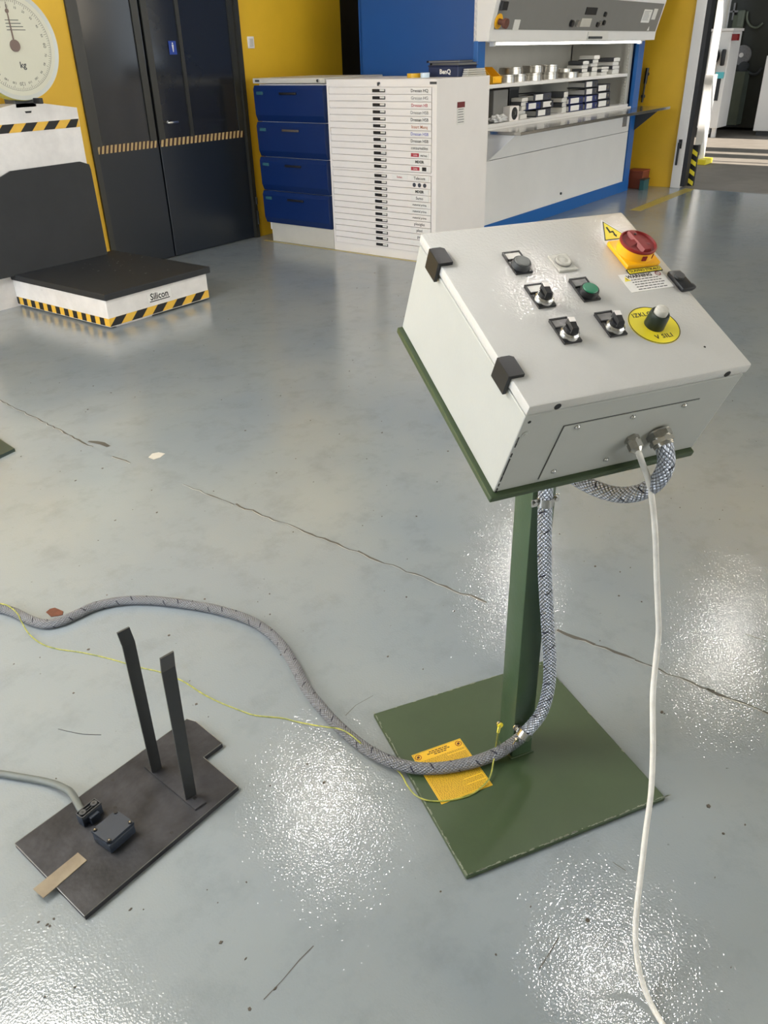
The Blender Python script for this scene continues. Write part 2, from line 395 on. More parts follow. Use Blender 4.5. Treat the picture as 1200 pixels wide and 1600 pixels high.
struct('wall_front', G().box(-2.7, 1.0, -7.1, -7, 0, HT).box(9.0, W, -7.1, -7, 0, HT).box(1.0, 9.0, -7.1, -7, 0, 0.3).box(1.0, 9.0, -7.1, -7, 3.2, HT), m_wallw)
struct('wall_side', G().box(WX-0.1, WX, -7, WA, 0, HT).box(WX-0.1, WX, WB, D+0.2, 0, HT).box(WX-0.1, WX, WA, WB, 0, WZ0).box(WX-0.1, WX, WA, WB, WZ1, HT), m_wallw)
wn = struct('window_1', G().box(WX-0.08, WX, WA, WB, WZ0, WZ0+0.05).box(WX-0.08, WX, WA, WB, WZ1-0.05, WZ1), m_dgrey)
wn2 = struct('added_fill_window', G().box(1.0, 9.0, -7.08, -7.0, 0.3, 0.36).box(1.0, 9.0, -7.08, -7.0, 3.14, 3.2), m_dgrey)  # unseen glowing window, added to fill the faces turned towards it
for i in range(4):
    p = (WB-WA)/4; y = WA+p*i; x = 1.0+2.0*i
    obj('mullion', G().box(WX-0.07, WX+0.02, y-0.03, y+0.03, WZ0, WZ1), m_dgrey, wn)
    obj('pane', G().box(WX-0.06, WX-0.05, y+0.03, y+p-0.03, WZ0+.05, WZ1-.05), m_pane, wn)
    obj('mullion', G().box(x-0.03, x+0.03, -7.07, -6.98, 0.3, 3.2), m_dgrey, wn2)
    obj('pane', G().box(x+0.03, x+1.97, -7.06, -7.05, 0.36, 3.14), m_fillpane, wn2)
# ceiling lamps: a row every 2.9 m, seen only as glints on the floor
lamp = None
for i, (x, y) in enumerate(((3.95, 3.85), (3.98, 0.9), (8.55, 4.2), (8.75, 1.35))):
    if lamp is None:
        lamp = thing('ceiling_light', 'ceiling lamp over the floor before the dark double door', 'lamp', (x, y, 5.0), 'ceiling lamps in rows')
        g = G(); g.box(x-0.13, x+0.13, y-0.26, y+0.26, 5.03, 5.12)
        g.cyl((x, y-0.2, 5.12), (x, y-0.2, HT), 0.01, n=8).cyl((x, y+0.2, 5.12), (x, y+0.2, HT), 0.01, n=8)
        obj('housing', g, m_dgrey, lamp)
        obj('diffuser', G().box(x-0.06, x+0.06, y-0.13, y+0.13, 5.0, 5.03), m_lamp, lamp)
        first = lamp
    else: dup(first, (x, y, 5.0), label=('', 'ceiling lamp nearest the camera, over the bottom of the view', 'ceiling lamp over the blue storage machine end', 'ceiling lamp nearest the open gate')[i])

t = thing('added_fill_panel', 'added wide square fill panel glowing left of the camera', 'lamp', (0.2, 2.3, 2.6))  # added out of view as a fill light for the left floor
obj('housing', G().box(-0.42, 0.82, 1.68, 2.92, 2.62, 2.70).cyl((0.2, 2.3, 2.7), (0.2, 2.3, HT-.01), 0.012, n=8), m_dgrey, t)
obj('diffuser', G().box(-0.40, 0.80, 1.70, 2.90, 2.60, 2.62), m_fillpanel, t)

# joint crack across the floor and paint lines (parts of the floor)
def strip(pts, wd, z, g=None, jit=0):
    g = g or G(); prev = None
    for i, p in enumerate(pts):
        p = V(p); q = V(pts[min(i+1, len(pts)-1)])-V(pts[max(i-1, 0)]); n = V((-q.y, q.x, 0)).normalized()
        ww = wd*(1+jit*random.uniform(-0.9, 0.9))/2
        a = g.bm.verts.new((p.x+n.x*ww, p.y+n.y*ww, z)); b = g.bm.verts.new((p.x-n.x*ww, p.y-n.y*ww, z))
        if prev: g.bm.faces.new((prev[0], a, b, prev[1]))
        prev = (a, b)
    return g
g = G(); gl = G()
segs = [(4.05, 3.35, .004), (3.35, 3.02, .006), (2.86, 2.74, .005), (2.40, 2.1, .004), (2.1, 1.5, .005), (1.5, 0.98, .005), (0.74, 0.62, .008), (0.62, 0.5, .006), (0.5, 0.28, .0035), (0.3, 0.1, .006), (0.1, -0.6, .004)]
for y0, y1, wd in segs:
    n = max(3, int(abs(y0-y1)/0.03)); pts = []
    for i in range(n+1):
        y = y0+(y1-y0)*i/n
        x = 1.805 + (0.10*((y-2.9)/1.1) if y > 2.9 else 0) + random.uniform(-.006, .006)
        pts.append((x, y, 0))
    strip(pts, wd*1.15, 0.0006, g, 0.8)
    strip([(p[0]-0.005, p[1], 0) for p in pts], wd*0.35, 0.0004, gl, 0.9)
pts = [fz(*p) for p in ((138, 690), (150, 691), (160, 693), (170, 698))]
strip(pts, 0.018, 0.0008, g, 0.5)
for pp in (((1163, 990), (1180, 996), (1200, 1003)), ((412, 1562), (440, 1533), (468, 1500), (490, 1478)), ((842, 1515), (855, 1495), (873, 1465)), ((957, 1347), (966, 1353), (978, 1361)), ((540, 1118), (556, 1102), (583, 1087))):
    strip([fz(*p) for p in pp], 0.0022, 0.0005, g, 0.5)
obj('crack', g, m_crack, floor); obj('crack_lip', gl, m_crackl, floor)
g = G()
g.box(5.575, 5.612, 3.60, 5.60, 0.0002, 0.0008); obj('painted_line', g, m_linep, floor)
g = G(); g.box(8.75, W, 3.16, 3.28, 0.0002, 0.0008); obj('painted_line', g, m_linep, floor)
# grit on the floor: nobody could count it
g = G()
spots = [fz(*p) for p in ((118, 751), (160, 732), (137, 640), (180, 813), (237, 766), (245, 801), (346, 625), (383, 673), (432, 739), (485, 657), (546, 580), (558, 450), (700, 705), (683, 753), (597, 676), (606, 1026), (710, 955), (758, 1045), (635, 933), (661, 1046), (1034, 1113), (1038, 1115), (1130, 1303), (1164, 1289), (1142, 1512), (918, 1438), (829, 1417), (480, 1194), (506, 1223), (422, 1228), (384, 1498), (345, 1473), (430, 1545), (390, 1577), (74, 1445), (78, 1447), (84, 1436), (70, 1558), (204, 1421), (117, 1543), (115, 1083), (138, 1015), (167, 930), (320, 936), (307, 1100), (264, 993), (985, 887), (930, 885), (967, 931), (1107, 1260))]
for _ in range(260):
    spots.append(V((random.uniform(0.3, 5.2), random.uniform(-0.3, 4.2), 0)))
for i, p in enumerate(spots):
    if (p-V((1.29, .615, 0))).length < .37 or (.38 < p.x < .94 and 1.05 < p.y < 1.4) or (p.x > 2.9 and p.y > 4.3): continue
    r = random.uniform(.0018, .0042)*(1+0.25*p.length) if i < 50 else random.uniform(.0008, .0026)*(1+0.2*p.length)
    n = random.randint(4, 6); a0 = random.random()*6; el = random.uniform(0.35, 1)
    g.prism([(p.x+r*math.cos(a0+2*PI*k/n)*random.uniform(.6, 1.1), p.y+r*el*math.sin(a0+2*PI*k/n)) for k in range(n)], 0.0, random.uniform(.0008, .002))
o = obj('grit', g, mat('grit_dark', (74, 68, 60), 0.8), None); tag(o, 'dark grit and flakes scattered over the grey floor', 'debris'); o['kind'] = 'stuff'

# ------------------------------------------------------------------ dark double door
def hazard_strip(T, L, h, n, lean, ma, mb, parent, name='hazard_tape', th=0.001, start=0.0):
    """backing plus slanted stripes; local x along, y up, z out"""
    b = obj(name, G().box(0, L, 0, h, 0, th, T), ma, parent)
    p = L/n
    g = G()
    for k in range(-1, n+1):
        x0 = (k+start)*p
        q = [(x0, 0), (x0+p*0.5, 0), (x0+p*0.5+lean, h), (x0+lean, h)]
        q = [(min(max(a, 0), L), c) for a, c in q]
        if abs(q[1][0]-q[0][0])+abs(q[2][0]-q[3][0]) < 1e-4: continue
        g.prism(q, th, th+0.0006, T)
    so = obj('stripes', g, mb, b)
    if n > 8: so['kind'] = 'stuff'
    return b
dr = struct('door_1', G().box(XL, XL+0.045, D-0.02, D+0.12, 0, DT).box(XR-0.045, XR, D-0.02, D+0.12, 0, DT).box(XL, XR, D-0.02, D+0.12, DT-0.07, DT), m_dframe)
MID = 4.665
obj('sill_light_block', G().box(XL, XR, D+0.055, D+0.2, 0, 0.02).box(XL, XR, D+0.12, D+0.2, 0, DT), m_blk, dr)  # sill plus unseen dark backing added to block light behind the leaves
for k, (a, b) in enumerate(((XL+0.048, MID-0.008), (MID+0.008, XR-0.05))):
    lf = obj('leaf', G().box(a, b, D+0.01, D+0.05, 0.006, 0.90, bev=0.003), m_doorlow, dr)
    lf2 = obj('glazed_panel', G().box(a, b, D+0.012, D+0.05, 0.90, DT-0.08, bev=0.003), m_gloss, dr)
    g = G()
    st = [a, b-0.075] if k == 0 else [a, b-0.06]
    for s_ in st: g.box(s_, s_+0.06, D+0.002, D+0.012, 0.93, DT-0.08)
    if k == 1: g.box(a+0.34, a+0.375, D+0.002, D+0.012, 0.93, DT-0.08)
    g.box(a, b, D+0.002, D+0.012, DT-0.2, DT-0.08)
    obj('stile', g, m_dframe, dr)
    hazard_strip(TYm(a+0.005, D+0.008, 0.878), b-a-0.015, 0.056, 15 if k == 0 else 21, 0.016, m_hazdk, m_haz2, dr)
g = G(); g.cyl((4.745, D+0.02, 1.058), (4.745, D-0.04, 1.058), 0.011, n=12).box(4.74, 4.85, D-0.052, D-0.036, 1.046, 1.062, bev=0.004)
obj('door_handle', g, m_chrome, dr, 0.6)
obj('hinge', G().cyl((5.675, D-0.03, 0.12), (5.675, D-0.03, 0.24), 0.010, n=10).cyl((5.675, D-0.03, 0.30), (5.675, D-0.03, 0.36), 0.010, n=10), m_dframe, dr, 0.6)
sg = obj('toilet_sign', G().box(4.90, 4.975, D+0.002, D+0.007, 1.535, 1.63, bev=0.001), mat('sign_blue', (28, 62, 150), 0.4), dr)
g = G(); T = TYm(4.9375, D+0.0015, 1.585)
g.cyl(T @ V((0, 0.028, 0)), T @ V((0, 0.028, 0.001)), 0.006, n=12).prism([(-.009, .019), (.009, .019), (.006, -.006), (.004, -.032), (-.004, -.032), (-.006, -.006)], 0, 0.001, T)
obj('pictogram', g, m_paper, sg)
# light switch
t = thing('light_switch', 'small white light switch on yellow wall right of dark door', 'switch', (5.81, D, 1.57))
obj('switch_plate', G().box(5.775, 5.85, D-0.012, D, 1.57, 1.66, bev=0.003), m_white, t)
obj('rocker', G().box(5.79, 5.835, D-0.017, D-0.012, 1.585, 1.645, bev=0.002), m_pale, t)

# ------------------------------------------------------------------ blue drawer cabinet
BY0, BY1, BH, BD = 4.765, 5.545, 1.345, 0.78
t = thing('drawer_cabinet', 'pale cabinet with four deep dark blue drawers by yellow wall', 'cabinet', (CX+BD/2, (BY0+BY1)/2, 0))
g = G(); g.box(CX+0.02, CX+BD, BY0, BY1-0.012, 0.17, BH-0.045).box(CX+0.02, CX+BD, BY0, BY1, 0.10, 0.17)
obj('body', g, m_offw, t)
obj('plinth', G().box(CX+0.004, CX+BD, BY0, BY1-0.03, 0.0, 0.165, bev=0.003), m_pale, t)
obj('top', G().box(CX-0.015, CX+BD, BY0+0.002, BY1+0.03, BH-0.04, BH, bev=0.005), m_pale, t)
for k in range(4):
    z1 = BH-0.055-k*0.282; z0 = z1-0.276
    # each front bulges at its head and tapers to the foot
    A = [(CX-0.035, BY0+0.01, z1-0.03), (CX-0.02, BY0+0.01, z1), (CX+0.03, BY0+0.01, z1), (CX+0.03, BY0+0.01, z0), (CX-0.008, BY0+0.01, z0), (CX-0.03, BY0+0.01, z0+0.05)]
    g = G(); g.loft(A, [(x, BY1+0.012, z) for x, y, z in A])
    d = obj('drawer', g, m_navy, t)
    yc = (BY0+BY1)/2
    h = G(); h.box(CX-0.048, CX-0.034, yc-0.095, yc+0.095, z1-0.068, z1-0.05, bev=0.003)
    ho = obj('handle', h, m_blk if k != 1 else mat('worn_brown_handle', (82, 74, 66), 0.5), d, 0.6)
    obj('latch', G().box(CX-0.046, CX-0.033, BY1-0.10, BY1-0.03, z1-0.07, z1-0.045, bev=0.003), mat('teal_latch', (46, 92, 104), 0.4), d)
obj('badge', G().box(CX-0.017, CX-0.0145, BY1-0.05, BY1, BH-0.028, BH-0.012), m_dgrey, t)
g = G(); g.cyl((CX-0.015, BY0+0.06, BH-0.02), (CX-0.034, BY0+0.06, BH-0.02), 0.011, n=12); obj('lock', g, m_chrome, t, 0.6)

# ------------------------------------------------------------------ white cabinet of shallow drawers
WY0, WY1, WH, WD = 3.684, 4.758, 1.333, 0.775
t = thing('drawer_cabinet', 'tall white cabinet of many shallow labelled drawers', 'cabinet', (CX+WD/2, (WY0+WY1)/2, 0))
g = G(); g.box(CX+0.012, CX+WD, WY0+.002, WY1, 0.03, WH, bev=0.004)
g.box(CX, CX+0.014, WY0+.002, WY0+0.045, 0.0, WH).box(CX, CX+0.014, WY1-0.02, WY1, 0.0, WH)
g.box(CX, CX+0.014, WY0+0.045, WY1-0.02, WH-0.052, WH).box(CX, CX+0.014, WY0+0.045, WY1-0.02, 0.0, 0.07).box(CX+0.02, CX+WD-0.02, WY0+0.02, WY1-0.02, 0, 0.03)
g.box(CX+0.001, CX+0.014, WY0+0.045, WY1-0.02, 0.668-0.004, 0.668+0.012)
obj('body', g, m_white, t)
obj('slot_shadow_gap', G().box(CX+0.0122, CX+0.0128, WY0+0.045, WY1-0.02, 0.07, WH-0.052), m_dgrey, t)
dy0, dy1 = WY0+0.049, WY1-0.026
prints = ['Dressan HQ', 'Gressan HG', 'Dressan HB', 'Dressan HSB', 'Dressan HSB', 'Insert Manq', 'Dressan HSB', 'Dressan HSB', 'consumables', '', '', '', 'Telecom', '', '', 'Sumo', 'material prima', 'material prima', 'material prima', 'plexiglas', 'plexi', 'pvc', '', '']
pcol = [m_blk2, m_greyl, m_redsign, m_greyl, m_blk2, mat('orange_print', (176, 110, 76), .6), mat('violet_print', (86, 92, 176), .6), m_blk2]
dk = 0.0495; z = WH-0.056
for k in range(24):
    if k == 12: z = 0.662
    z1 = z; z0 = z-(dk-0.0042); z -= dk
    tilt = random.uniform(-.001, .003)
    d = obj('drawer', G().box(CX-0.004-tilt, CX+0.0115, dy0, dy1, z0, z1), m_white, t)
    zc = (z0+z1)/2; hy = 4.225
    h = G(); h.box(CX-0.009, CX-0.003, hy-0.062, hy+0.062, zc-0.011, zc+0.011, bev=0.002)
    ho = obj('handle', h, m_blk, d)
    obj('handle_grip', G().box(CX-0.013, CX-0.008, hy-0.058, hy-0.014, zc-0.004, zc+0.010, bev=0.002), m_cat, d)
    ly = 3.84
    lb = obj('label_holder', G().box(CX-0.0065, CX-0.003, ly-0.085, ly+0.085, zc-0.017, zc+0.017), m_wlab, d)
    T = TXm(CX-0.0066, ly, zc)
    if k in (9, 11):
        gg = G(); gg.box(-0.08, -0.005 if k == 9 else 0.0, -0.013, 0.013, 0, 0.0006, T); obj('red_mark', gg, m_redsign, d)
        gg = G(); textg(gg, 'Lista', 0.022, T @ Matrix.Translation((-0.04, 0, 0.0007)), 0.0003); obj('lettering', gg, m_paper, d)
        gg = G()
        if k == 9: textg(gg, 'INSTALL', 0.017, T @ Matrix.Translation((0.042, -0.004, 0.0003)), 0.0003, bold=.0004)
        else: gg.box(0.025, 0.065, -0.014, 0.014, 0, 0.0006, T)
        obj('lettering', gg, m_blk2, d)
    elif k in (10, 14):
        gg = G(); textg(gg, 'MIXER', 0.026, T @ Matrix.Translation((0, 0, 0.0003)), 0.0003, bold=.0012, sx=1.1); obj('lettering', gg, m_machd, d)
    elif k == 13:
        gg = G()
        for q in (-0.05, 0, 0.05): gg.cyl(T @ V((q, 0, 0)), T @ V((q, 0, 0.0008)), 0.016, n=16)
        obj('round_mark', gg, m_binderg, d)
    elif prints[k]:
        gg = G(); textg(gg, prints[k], 0.031 if len(prints[k]) < 12 else 0.023, T @ Matrix.Translation((0, 0, 0.0003)), 0.0003, bold=.0003)
        obj('lettering', gg, pcol[k] if k < 8 else m_blk2, d)
    if k in (8, 10, 12):
        T2 = TXm(CX-0.0045, 4.035, zc)
        gg = G(); gg.box(-0.075, 0.075, -0.016, 0.016, 0, 0.0008, T2); obj('extra_label', gg, m_wlab, d)
        gg = G(); textg(gg, ('Dressan Cone', 'Telecom', 'Sokan')[(8, 10, 12).index(k)], 0.022, T2 @ Matrix.Translation((0, 0, 0.001)), 0.0003, bold=.0003); obj('lettering', gg, (m_greyl, m_blk2, m_redsign)[(8, 10, 12).index(k)], d)
g = G(); T = TXm(CX-0.001, 4.22, WH-0.027); g.cyl(T @ V((0, 0, 0)), T @ V((0, 0, 0.012)), 0.008, n=12).box(-0.004, 0.004, -0.018, 0.006, 0.012, 0.024, T)
obj('lock', g, m_dgrey, t, 0.6)
obj('badge', G().box(CX-0.003, CX, WY0+0.005, WY0+0.065, WH-0.035, WH-0.018), m_dgrey, t)
T = frame((CX+0.34, WY0-0.0002, 1.08), (1, 0, 0), (0, 0, 1))
sk = obj('sticker', G().box(-0.055, 0.055, -0.075, 0.045, 0, 0.001, T), m_paper, t)
obj('sticker_band', G().box(-0.055, 0.055, 0.045, 0.085, 0, 0.0015, T), mat('dark_red_band', (110, 38, 40), .5), sk)
g = G()
for i in range(6): g.box(-0.045, 0.03+0.015*random.random(), 0.03-0.018*i, 0.036-0.018*i, 0.001, 0.0016, T)
obj('printed_lines', g, m_greyl, sk)

# things on the cabinet top
ztop = WH
t = thing('tape_roll', 'yellow tape roll on white cabinet top, left of blue box', 'tape', (5.92, 4.10, ztop))
g = G(); g.lathe([(0.028, 0), (0.058, 0), (0.058, 0.030), (0.028, 0.030)], Matrix.Translation((5.92, 4.10, ztop)), 28); obj('roll', g, mat('yellow_tape', (214, 170, 40), .4), t, 0.6)
obj('core', G().lathe([(0.022, 0.001), (0.029, 0.001), (0.029, 0.031), (0.022, 0.031)], Matrix.Translation((5.92, 4.10, ztop)), 24), m_strip, t, 0.6)
t = thing('tape_roll', 'small white tape roll between yellow roll and blue box', 'tape', (5.90, 4.00, ztop))
obj('roll', G().lathe([(0.016, 0), (0.036, 0), (0.036, 0.034), (0.016, 0.034)], Matrix.Translation((5.90, 3.985, ztop)), 24), mat('white_blue_tape', (198, 214, 226), .4), t, 0.6)
obj('core', G().lathe([(0.012, 0.001), (0.017, 0.001), (0.017, 0.035), (0.012, 0.035)], Matrix.Translation((5.90, 3.985, ztop)), 24), m_strip, t, 0.6)
m_nb = mat('navy_cardboard', (18, 34, 72), 0.45)
t = thing('storage_box', 'dark navy box with white lettering on white cabinet', 'box', (6.17, 3.91, ztop))
RZ = Matrix.Translation((6.13, 3.885, ztop)) @ Matrix.Rotation(math.radians(-2), 4, 'Z')
obj('body', G().box(-0.12, 0.14, -0.14, 0.14, 0, 0.072, RZ, bev=0.003), m_nb, t)
obj('lid', G().box(-0.125, 0.145, -0.145, 0.145, 0.072, 0.080, RZ, bev=0.003), m_nb, t)
text('lettering', 'BenQ', 0.045, RZ @ TXm(-0.121, -0.02, 0.036), m_paper, t, bold=.0015)
def folder(name, label, mt, x0, x1, y0, y1, z0, z1, ang, pages=True):
    t = thing(name, label, 'folder', ((x0+x1)/2, (y0+y1)/2, z0), 'folders on the navy box')
    T = Matrix.Translation(((x0+x1)/2, (y0+y1)/2, z0)) @ Matrix.Rotation(ang, 4, 'Z')
    a, b, h = (x1-x0)/2, (y1-y0)/2, z1-z0
    obj('cover', G().box(-a, a, -b, b, 0, 0.003, T).box(-a, a, -b, b, h-0.003, h, T).box(-a, a, b-0.003, b, 0, h, T), mt, t)
    obj('pages', G().box(-a+0.012, a-0.012, -b+0.012, b-0.012, 0.003, h-0.003, T), m_grey, t)
folder('ring_folder', 'grey covered folder lying lowest on navy box', m_catd, 6.02, 6.26, 3.72, 4.02, ztop+0.080, ztop+0.098, -0.12)
folder('ring_folder', 'navy folder topmost on the pile on navy box', m_nb, 6.0, 6.24, 3.74, 4.04, ztop+0.098, ztop+0.114, 0.05)
t = thing('plastic_sleeve', 'grey papers stacked right of navy box on cabinet', 'papers', (6.25, 3.72, ztop))
g = G()
for i in range(4): g.box(6.06+0.006*i, 6.34, 3.69+0.004*i, 3.745, ztop+0.014*i, ztop+0.012+0.014*i, bev=0.003)
obj('sheaf', g, m_pale, t)

# ------------------------------------------------------------------ vertical lift storage machine
KX0, KX1, KB, KT = 6.43, 10.06, 5.03, 3.4
t = thing('storage_machine', 'large blue vertical lift storage machine with open shelf access', 'machine', ((KX0+KX1)/2, (K+KB)/2, 0))
OX0, OX1, OZ0, OZ1 = 6.55, 9.90, 0.925, 1.565
g = G(); g.box(KX0, KX0+0.03, K+0.004, KB, 0, KT); obj('side_panel', g, m_blue, t)
obj('side_panel', G().box(KX1-0.03, KX1, K+0.004, KB, 0, KT), m_blue, t)
obj('rear_panel', G().box(KX0, KX1, KB-0.02, KB+0.01, 0, KT), m_blue, t)
obj('upper_front', G().box(KX0, KX1, K, K+0.03, OZ1, KT), m_offw, t)
obj('corner_post', G().box(KX0-0.002, OX0, K-0.012, K+0.03, 0.0, OZ1+0.01, bev=0.004), m_blueedge, t)
obj('corner_post', G().box(OX1, KX1+0.002, K-0.012, K+0.03, 0.0, OZ1+0.01, bev=0.004), m_blueedge, t)
obj('base_rail', G().box(KX0, KX1+0.002, K-0.014, K+0.03, 0.0, 0.12, bev=0.003), m_blueedge, t)
pn = obj('lower_panel', G().box(OX0-.0, OX1-0.02, K-0.006, K+0.01, 0.12, 0.66, bev=0.002).box(OX0-0., OX1-0.02, K-0.006, K+0.01, 0.664, 0.92, bev=0.002), m_offw, t)
obj('sticker', G().box(9.68, 9.80, K-0.009, K-0.006, 0.72, 0.82), m_greyl, t)
obj('knob', G().cyl((8.2, K-0.006, 0.2), (8.2, K-0.02, 0.2), 0.012, n=12), m_dgrey, t, 0.6)
# interior
g = G(); g.box(OX0-0.06, OX1+0.04, 4.62, 4.64, 0.85, 1.7).box(OX0-0.06, OX0-0.04, K, 4.62, 0.85, 1.7).box(OX0-0.06, OX1+0.04, K+0.03, 4.64, 1.68, 1.7)
obj('liner', g, m_inner, t)
g = G(); g.box(OX1-0.07, OX1+0.02, K+0.06, K+0.12, 0.9, 1.56).box(OX1-0.05, OX1+0.04, K+0.12, 4.6, 0.9, 1.56)
for i in range(20): g.box(OX1-0.085, OX1-0.07, K+0.075, K+0.10, 0.95+0.03*i, 0.963+0.03*i)
obj('shelf_rack', g, m_inner, t)
sh1 = obj('shelf', G().box(OX0-0.03, OX1-0.09, K+0.05, 4.6, 1.222, 1.252, bev=0.003), m_offw, t)
sh2 = obj('shelf', G().box(OX0-0.03, OX1-0.03, K+0.03, 4.6, 0.90, 0.945, bev=0.003), m_offw, t)
# tray table and its brackets
g = G(); g.box(6.62, 10.22, 3.50, K+0.02, 0.878, 0.905, bev=0.003); obj('table', g, m_tray, t)
for x in (6.64, 10.03):
    A = [(x, K-0.014, 0.878), (x, 3.56, 0.878), (x, K-0.014, 0.66)]
    obj('table_bracket', G().loft(A, [(a+0.012, b, c) for a, b, c in A]), m_dgrey if x > 8 else m_offw, t)
# hood with slanted control panel
hx0, hx1 = KX0-0.0, KX1+0.01
P = lambda x: [(x, K-0.0, 1.57), (x, K-0.11, 1.57), (x, K-0.115, 1.645), (x, K-0.19, 1.93), (x, K-0.19, 2.9), (x, K, 2.9)]
hd = obj('hood', G().loft(P(hx0), P(hx1)), m_offw, t)
zt0, zt1 = 1.652, 1.905
ya = lambda z: K-0.115-0.075*(z-1.645)/0.285
T = frame((hx0+0.06, ya(zt0)-0.001, zt0), (1, 0, 0), (0, ya(zt1)-ya(zt0), zt1-zt0)); ph = V((0, ya(zt1)-ya(zt0), zt1-zt0)).length; pw = hx1-hx0-0.10
cp = obj('control_panel', G().box(0, pw, 0, ph, 0, 0.004, T), m_grey, t)
def hx(px, py):   # hood-panel coordinates of a point of the photograph's panel
    n = (T.to_3x3() @ V((0, 0, 1))); p = T.inverted() @ pln(px, py, n, n.dot(T.translation)); return p.x, p.y
x, y = hx(778, 33); gg = G(); gg.cyl(T @ V((x, y, 0.004)), T @ V((x, y, 0.010)), 0.055, n=24); eb = obj('emergency_plate', gg, m_yplas, cp, .6)
gg = G(); gg.cyl(T @ V((x, y, 0.010)), T @ V((x, y, 0.06)), 0.022, n=20).cyl(T @ V((x, y, 0.06)), T @ V((x, y, 0.085)), 0.036, n=20); obj('emergency_button', gg, m_rust, cp, .6)
x, y = hx(785, 8); obj('socket', G().box(x-0.045, x+0.045, y-0.03, y+0.03, 0.004, 0.03, T, bev=.004), m_blk, cp)
x, y = hx(806, 38); obj('key_card', G().box(x-0.05, x+0.05, y-0.04, y+0.035, 0.004, 0.008, T), m_cat, cp)
x, y = hx(923, 17); obj('display', G().box(x-0.12, x+0.12, y-0.03, y+0.03, 0.004, 0.012, T, bev=.003), m_blk, cp)
for px, py in ((891, 36), (900, 36)):
    x, y = hx(px, py); obj('knob', G().cyl(T @ V((x, y, .004)), T @ V((x, y, .03)), 0.028, n=16), m_steel if px > 895 else m_blk, cp, .6)
x, y = hx(914, 35); obj('card_holder', G().box(x-0.11, x+0.11, y-0.035, y+0.035, .004, .012, T, bev=.002), m_pale, cp)
for px, py, mm in ((944, 22, m_blk), (942, 35, m_blk), (936, 36, m_steel), (932, 38, m_blk)):
    x, y = hx(px, py); obj('push_button', G().cyl(T @ V((x, y, .004)), T @ V((x, y, .022)), 0.022, n=14), mm, cp, .6)
x, y = hx(1009, 25); nt_ = obj('notice', G().box(x-0.10, x+0.13, y-0.06, y+0.06, .004, .006, T), m_paper, cp)
x, y = hx(1022, 22); obj('notice', G().box(x-0.05, x+0.06, y-0.05, y+0.05, .004, .006, T), m_cat, cp)
g = G()
x, y = hx(1009, 25)
for i in range(7): g.box(x-0.08, x+0.05+0.05*random.random(), y+0.042-0.013*i, y+0.046-0.013*i, .006, .0066, T)
obj('printed_lines', g, m_greyl, cp)
x, y = hx(1012, 46); obj('warning_mark', G().prism([(x-.03, y-.01), (x+.03, y-.01), (x, y+.03)], .004, .006, T), m_wlab, cp)
obj('hood_lip', G().box(8.28, 8.75, K-0.125, K-0.11, 1.575, 1.64), m_cat, t)
obj('hood_handle', G().box(8.28, 8.58, K-0.14, K-0.125, 1.583, 1.603, bev=.003), m_dgrey, t)
obj('hood_screw', G().box(9.98, 10.01, K-0.194, K-0.19, 1.95, 1.975), m_blk, t)
obj('light_tube', G().cyl((6.62, K-0.05, 1.555), (9.78, K-0.05, 1.555), 0.012, n=16), m_tube, t, .6)
obj('tube_holder', G().box(6.56, 9.84, K-0.09, K-0.02, 1.562, 1.572).box(6.58, 6.62, K-0.07, K-0.03, 1.535, 1.565).box(9.78, 9.82, K-0.07, K-0.03, 1.535, 1.565), m_offw, t)

# things on its shelves
def kx(px, z, y): # x of a picture column at height z on the plane y
    lo, hi = 6.0, 10.5
    f = lambda x: 600+FPX*((V((x, y, z))-EYE).dot(RT))/((V((x, y, z))-EYE).dot(FW))
    for _ in range(40):
        m = (lo+hi)/2
        if f(m) < px: lo = m
        else: hi = m
    return lo
S1, S2 = 1.252, 0.945
# yellow bin
xb = kx(771, 1.28, K+0.10)
t = thing('storage_bin', 'yellow plastic bin at left end of upper shelf', 'bin', (xb, K+0.2, S1))
g = G(); y0, y1 = K+0.06, K+0.32; xa, xc = xb-0.085, xb+0.075
g.box(xa, xc, y0, y1, S1, S1+0.006).box(xa, xa+0.005, y0, y1, S1, S1+0.05).box(xc-0.005, xc, y0, y1, S1, S1+0.05).box(xa, xc, y1-0.005, y1, S1, S1+0.13).box(xa, xc, y0, y0+0.005, S1, S1+0.06)
for xx in (xa, xc-0.005):
    A = [(xx, y0, S1+0.05), (xx, y1, S1+0.05), (xx, y1, S1+0.13), (xx, y0+0.10, S1+0.13)]; g.loft(A, [(a+0.005, b, c) for a, b, c in A])
obj('body', g, mat('bin_yellow', (236, 176, 30), .4), t)
obj('card_slot', G().box(xa+0.03, xc-0.03, y0-0.003, y0, S1+0.015, S1+0.045), m_yplas, t)
# steel rings
ring0 = None
m_ring = mat('ring_steel', (186, 182, 174), 0.3, 0.9, 0.25, 30)
def ring(x, y, z, r, h, label):
    global ring0
    o = thing('steel_ring', label, 'ring', (x, y, z), 'steel rings on the upper shelf')
    g = G(); T = Matrix.Translation((x, y, z)); n = 36
    prof = [(r*0.72, 0), (r, 0), (r, h*0.75), (r*0.96, h*0.8), (r*0.96, h), (r*0.72, h)]
    rr = [[g.bm.verts.new(T @ V((a*math.cos(2*PI*i/n), a*math.sin(2*PI*i/n), b))) for i in range(n)] for a, b in prof]
    for k in range(len(rr)):
        a, b = rr[k], rr[(k+1) % len(rr)]
        for i in range(n): g.bm.faces.new((a[i], a[(i+1) % n], b[(i+1) % n], b[i]))
    obj('rim', g, m_ring, o, 0.6)
    obj('inner_plate', G().cyl((x, y, z+h*0.2), (x, y, z+h*0.5), r*0.72, n=28), m_dsteel, o, 0.6)
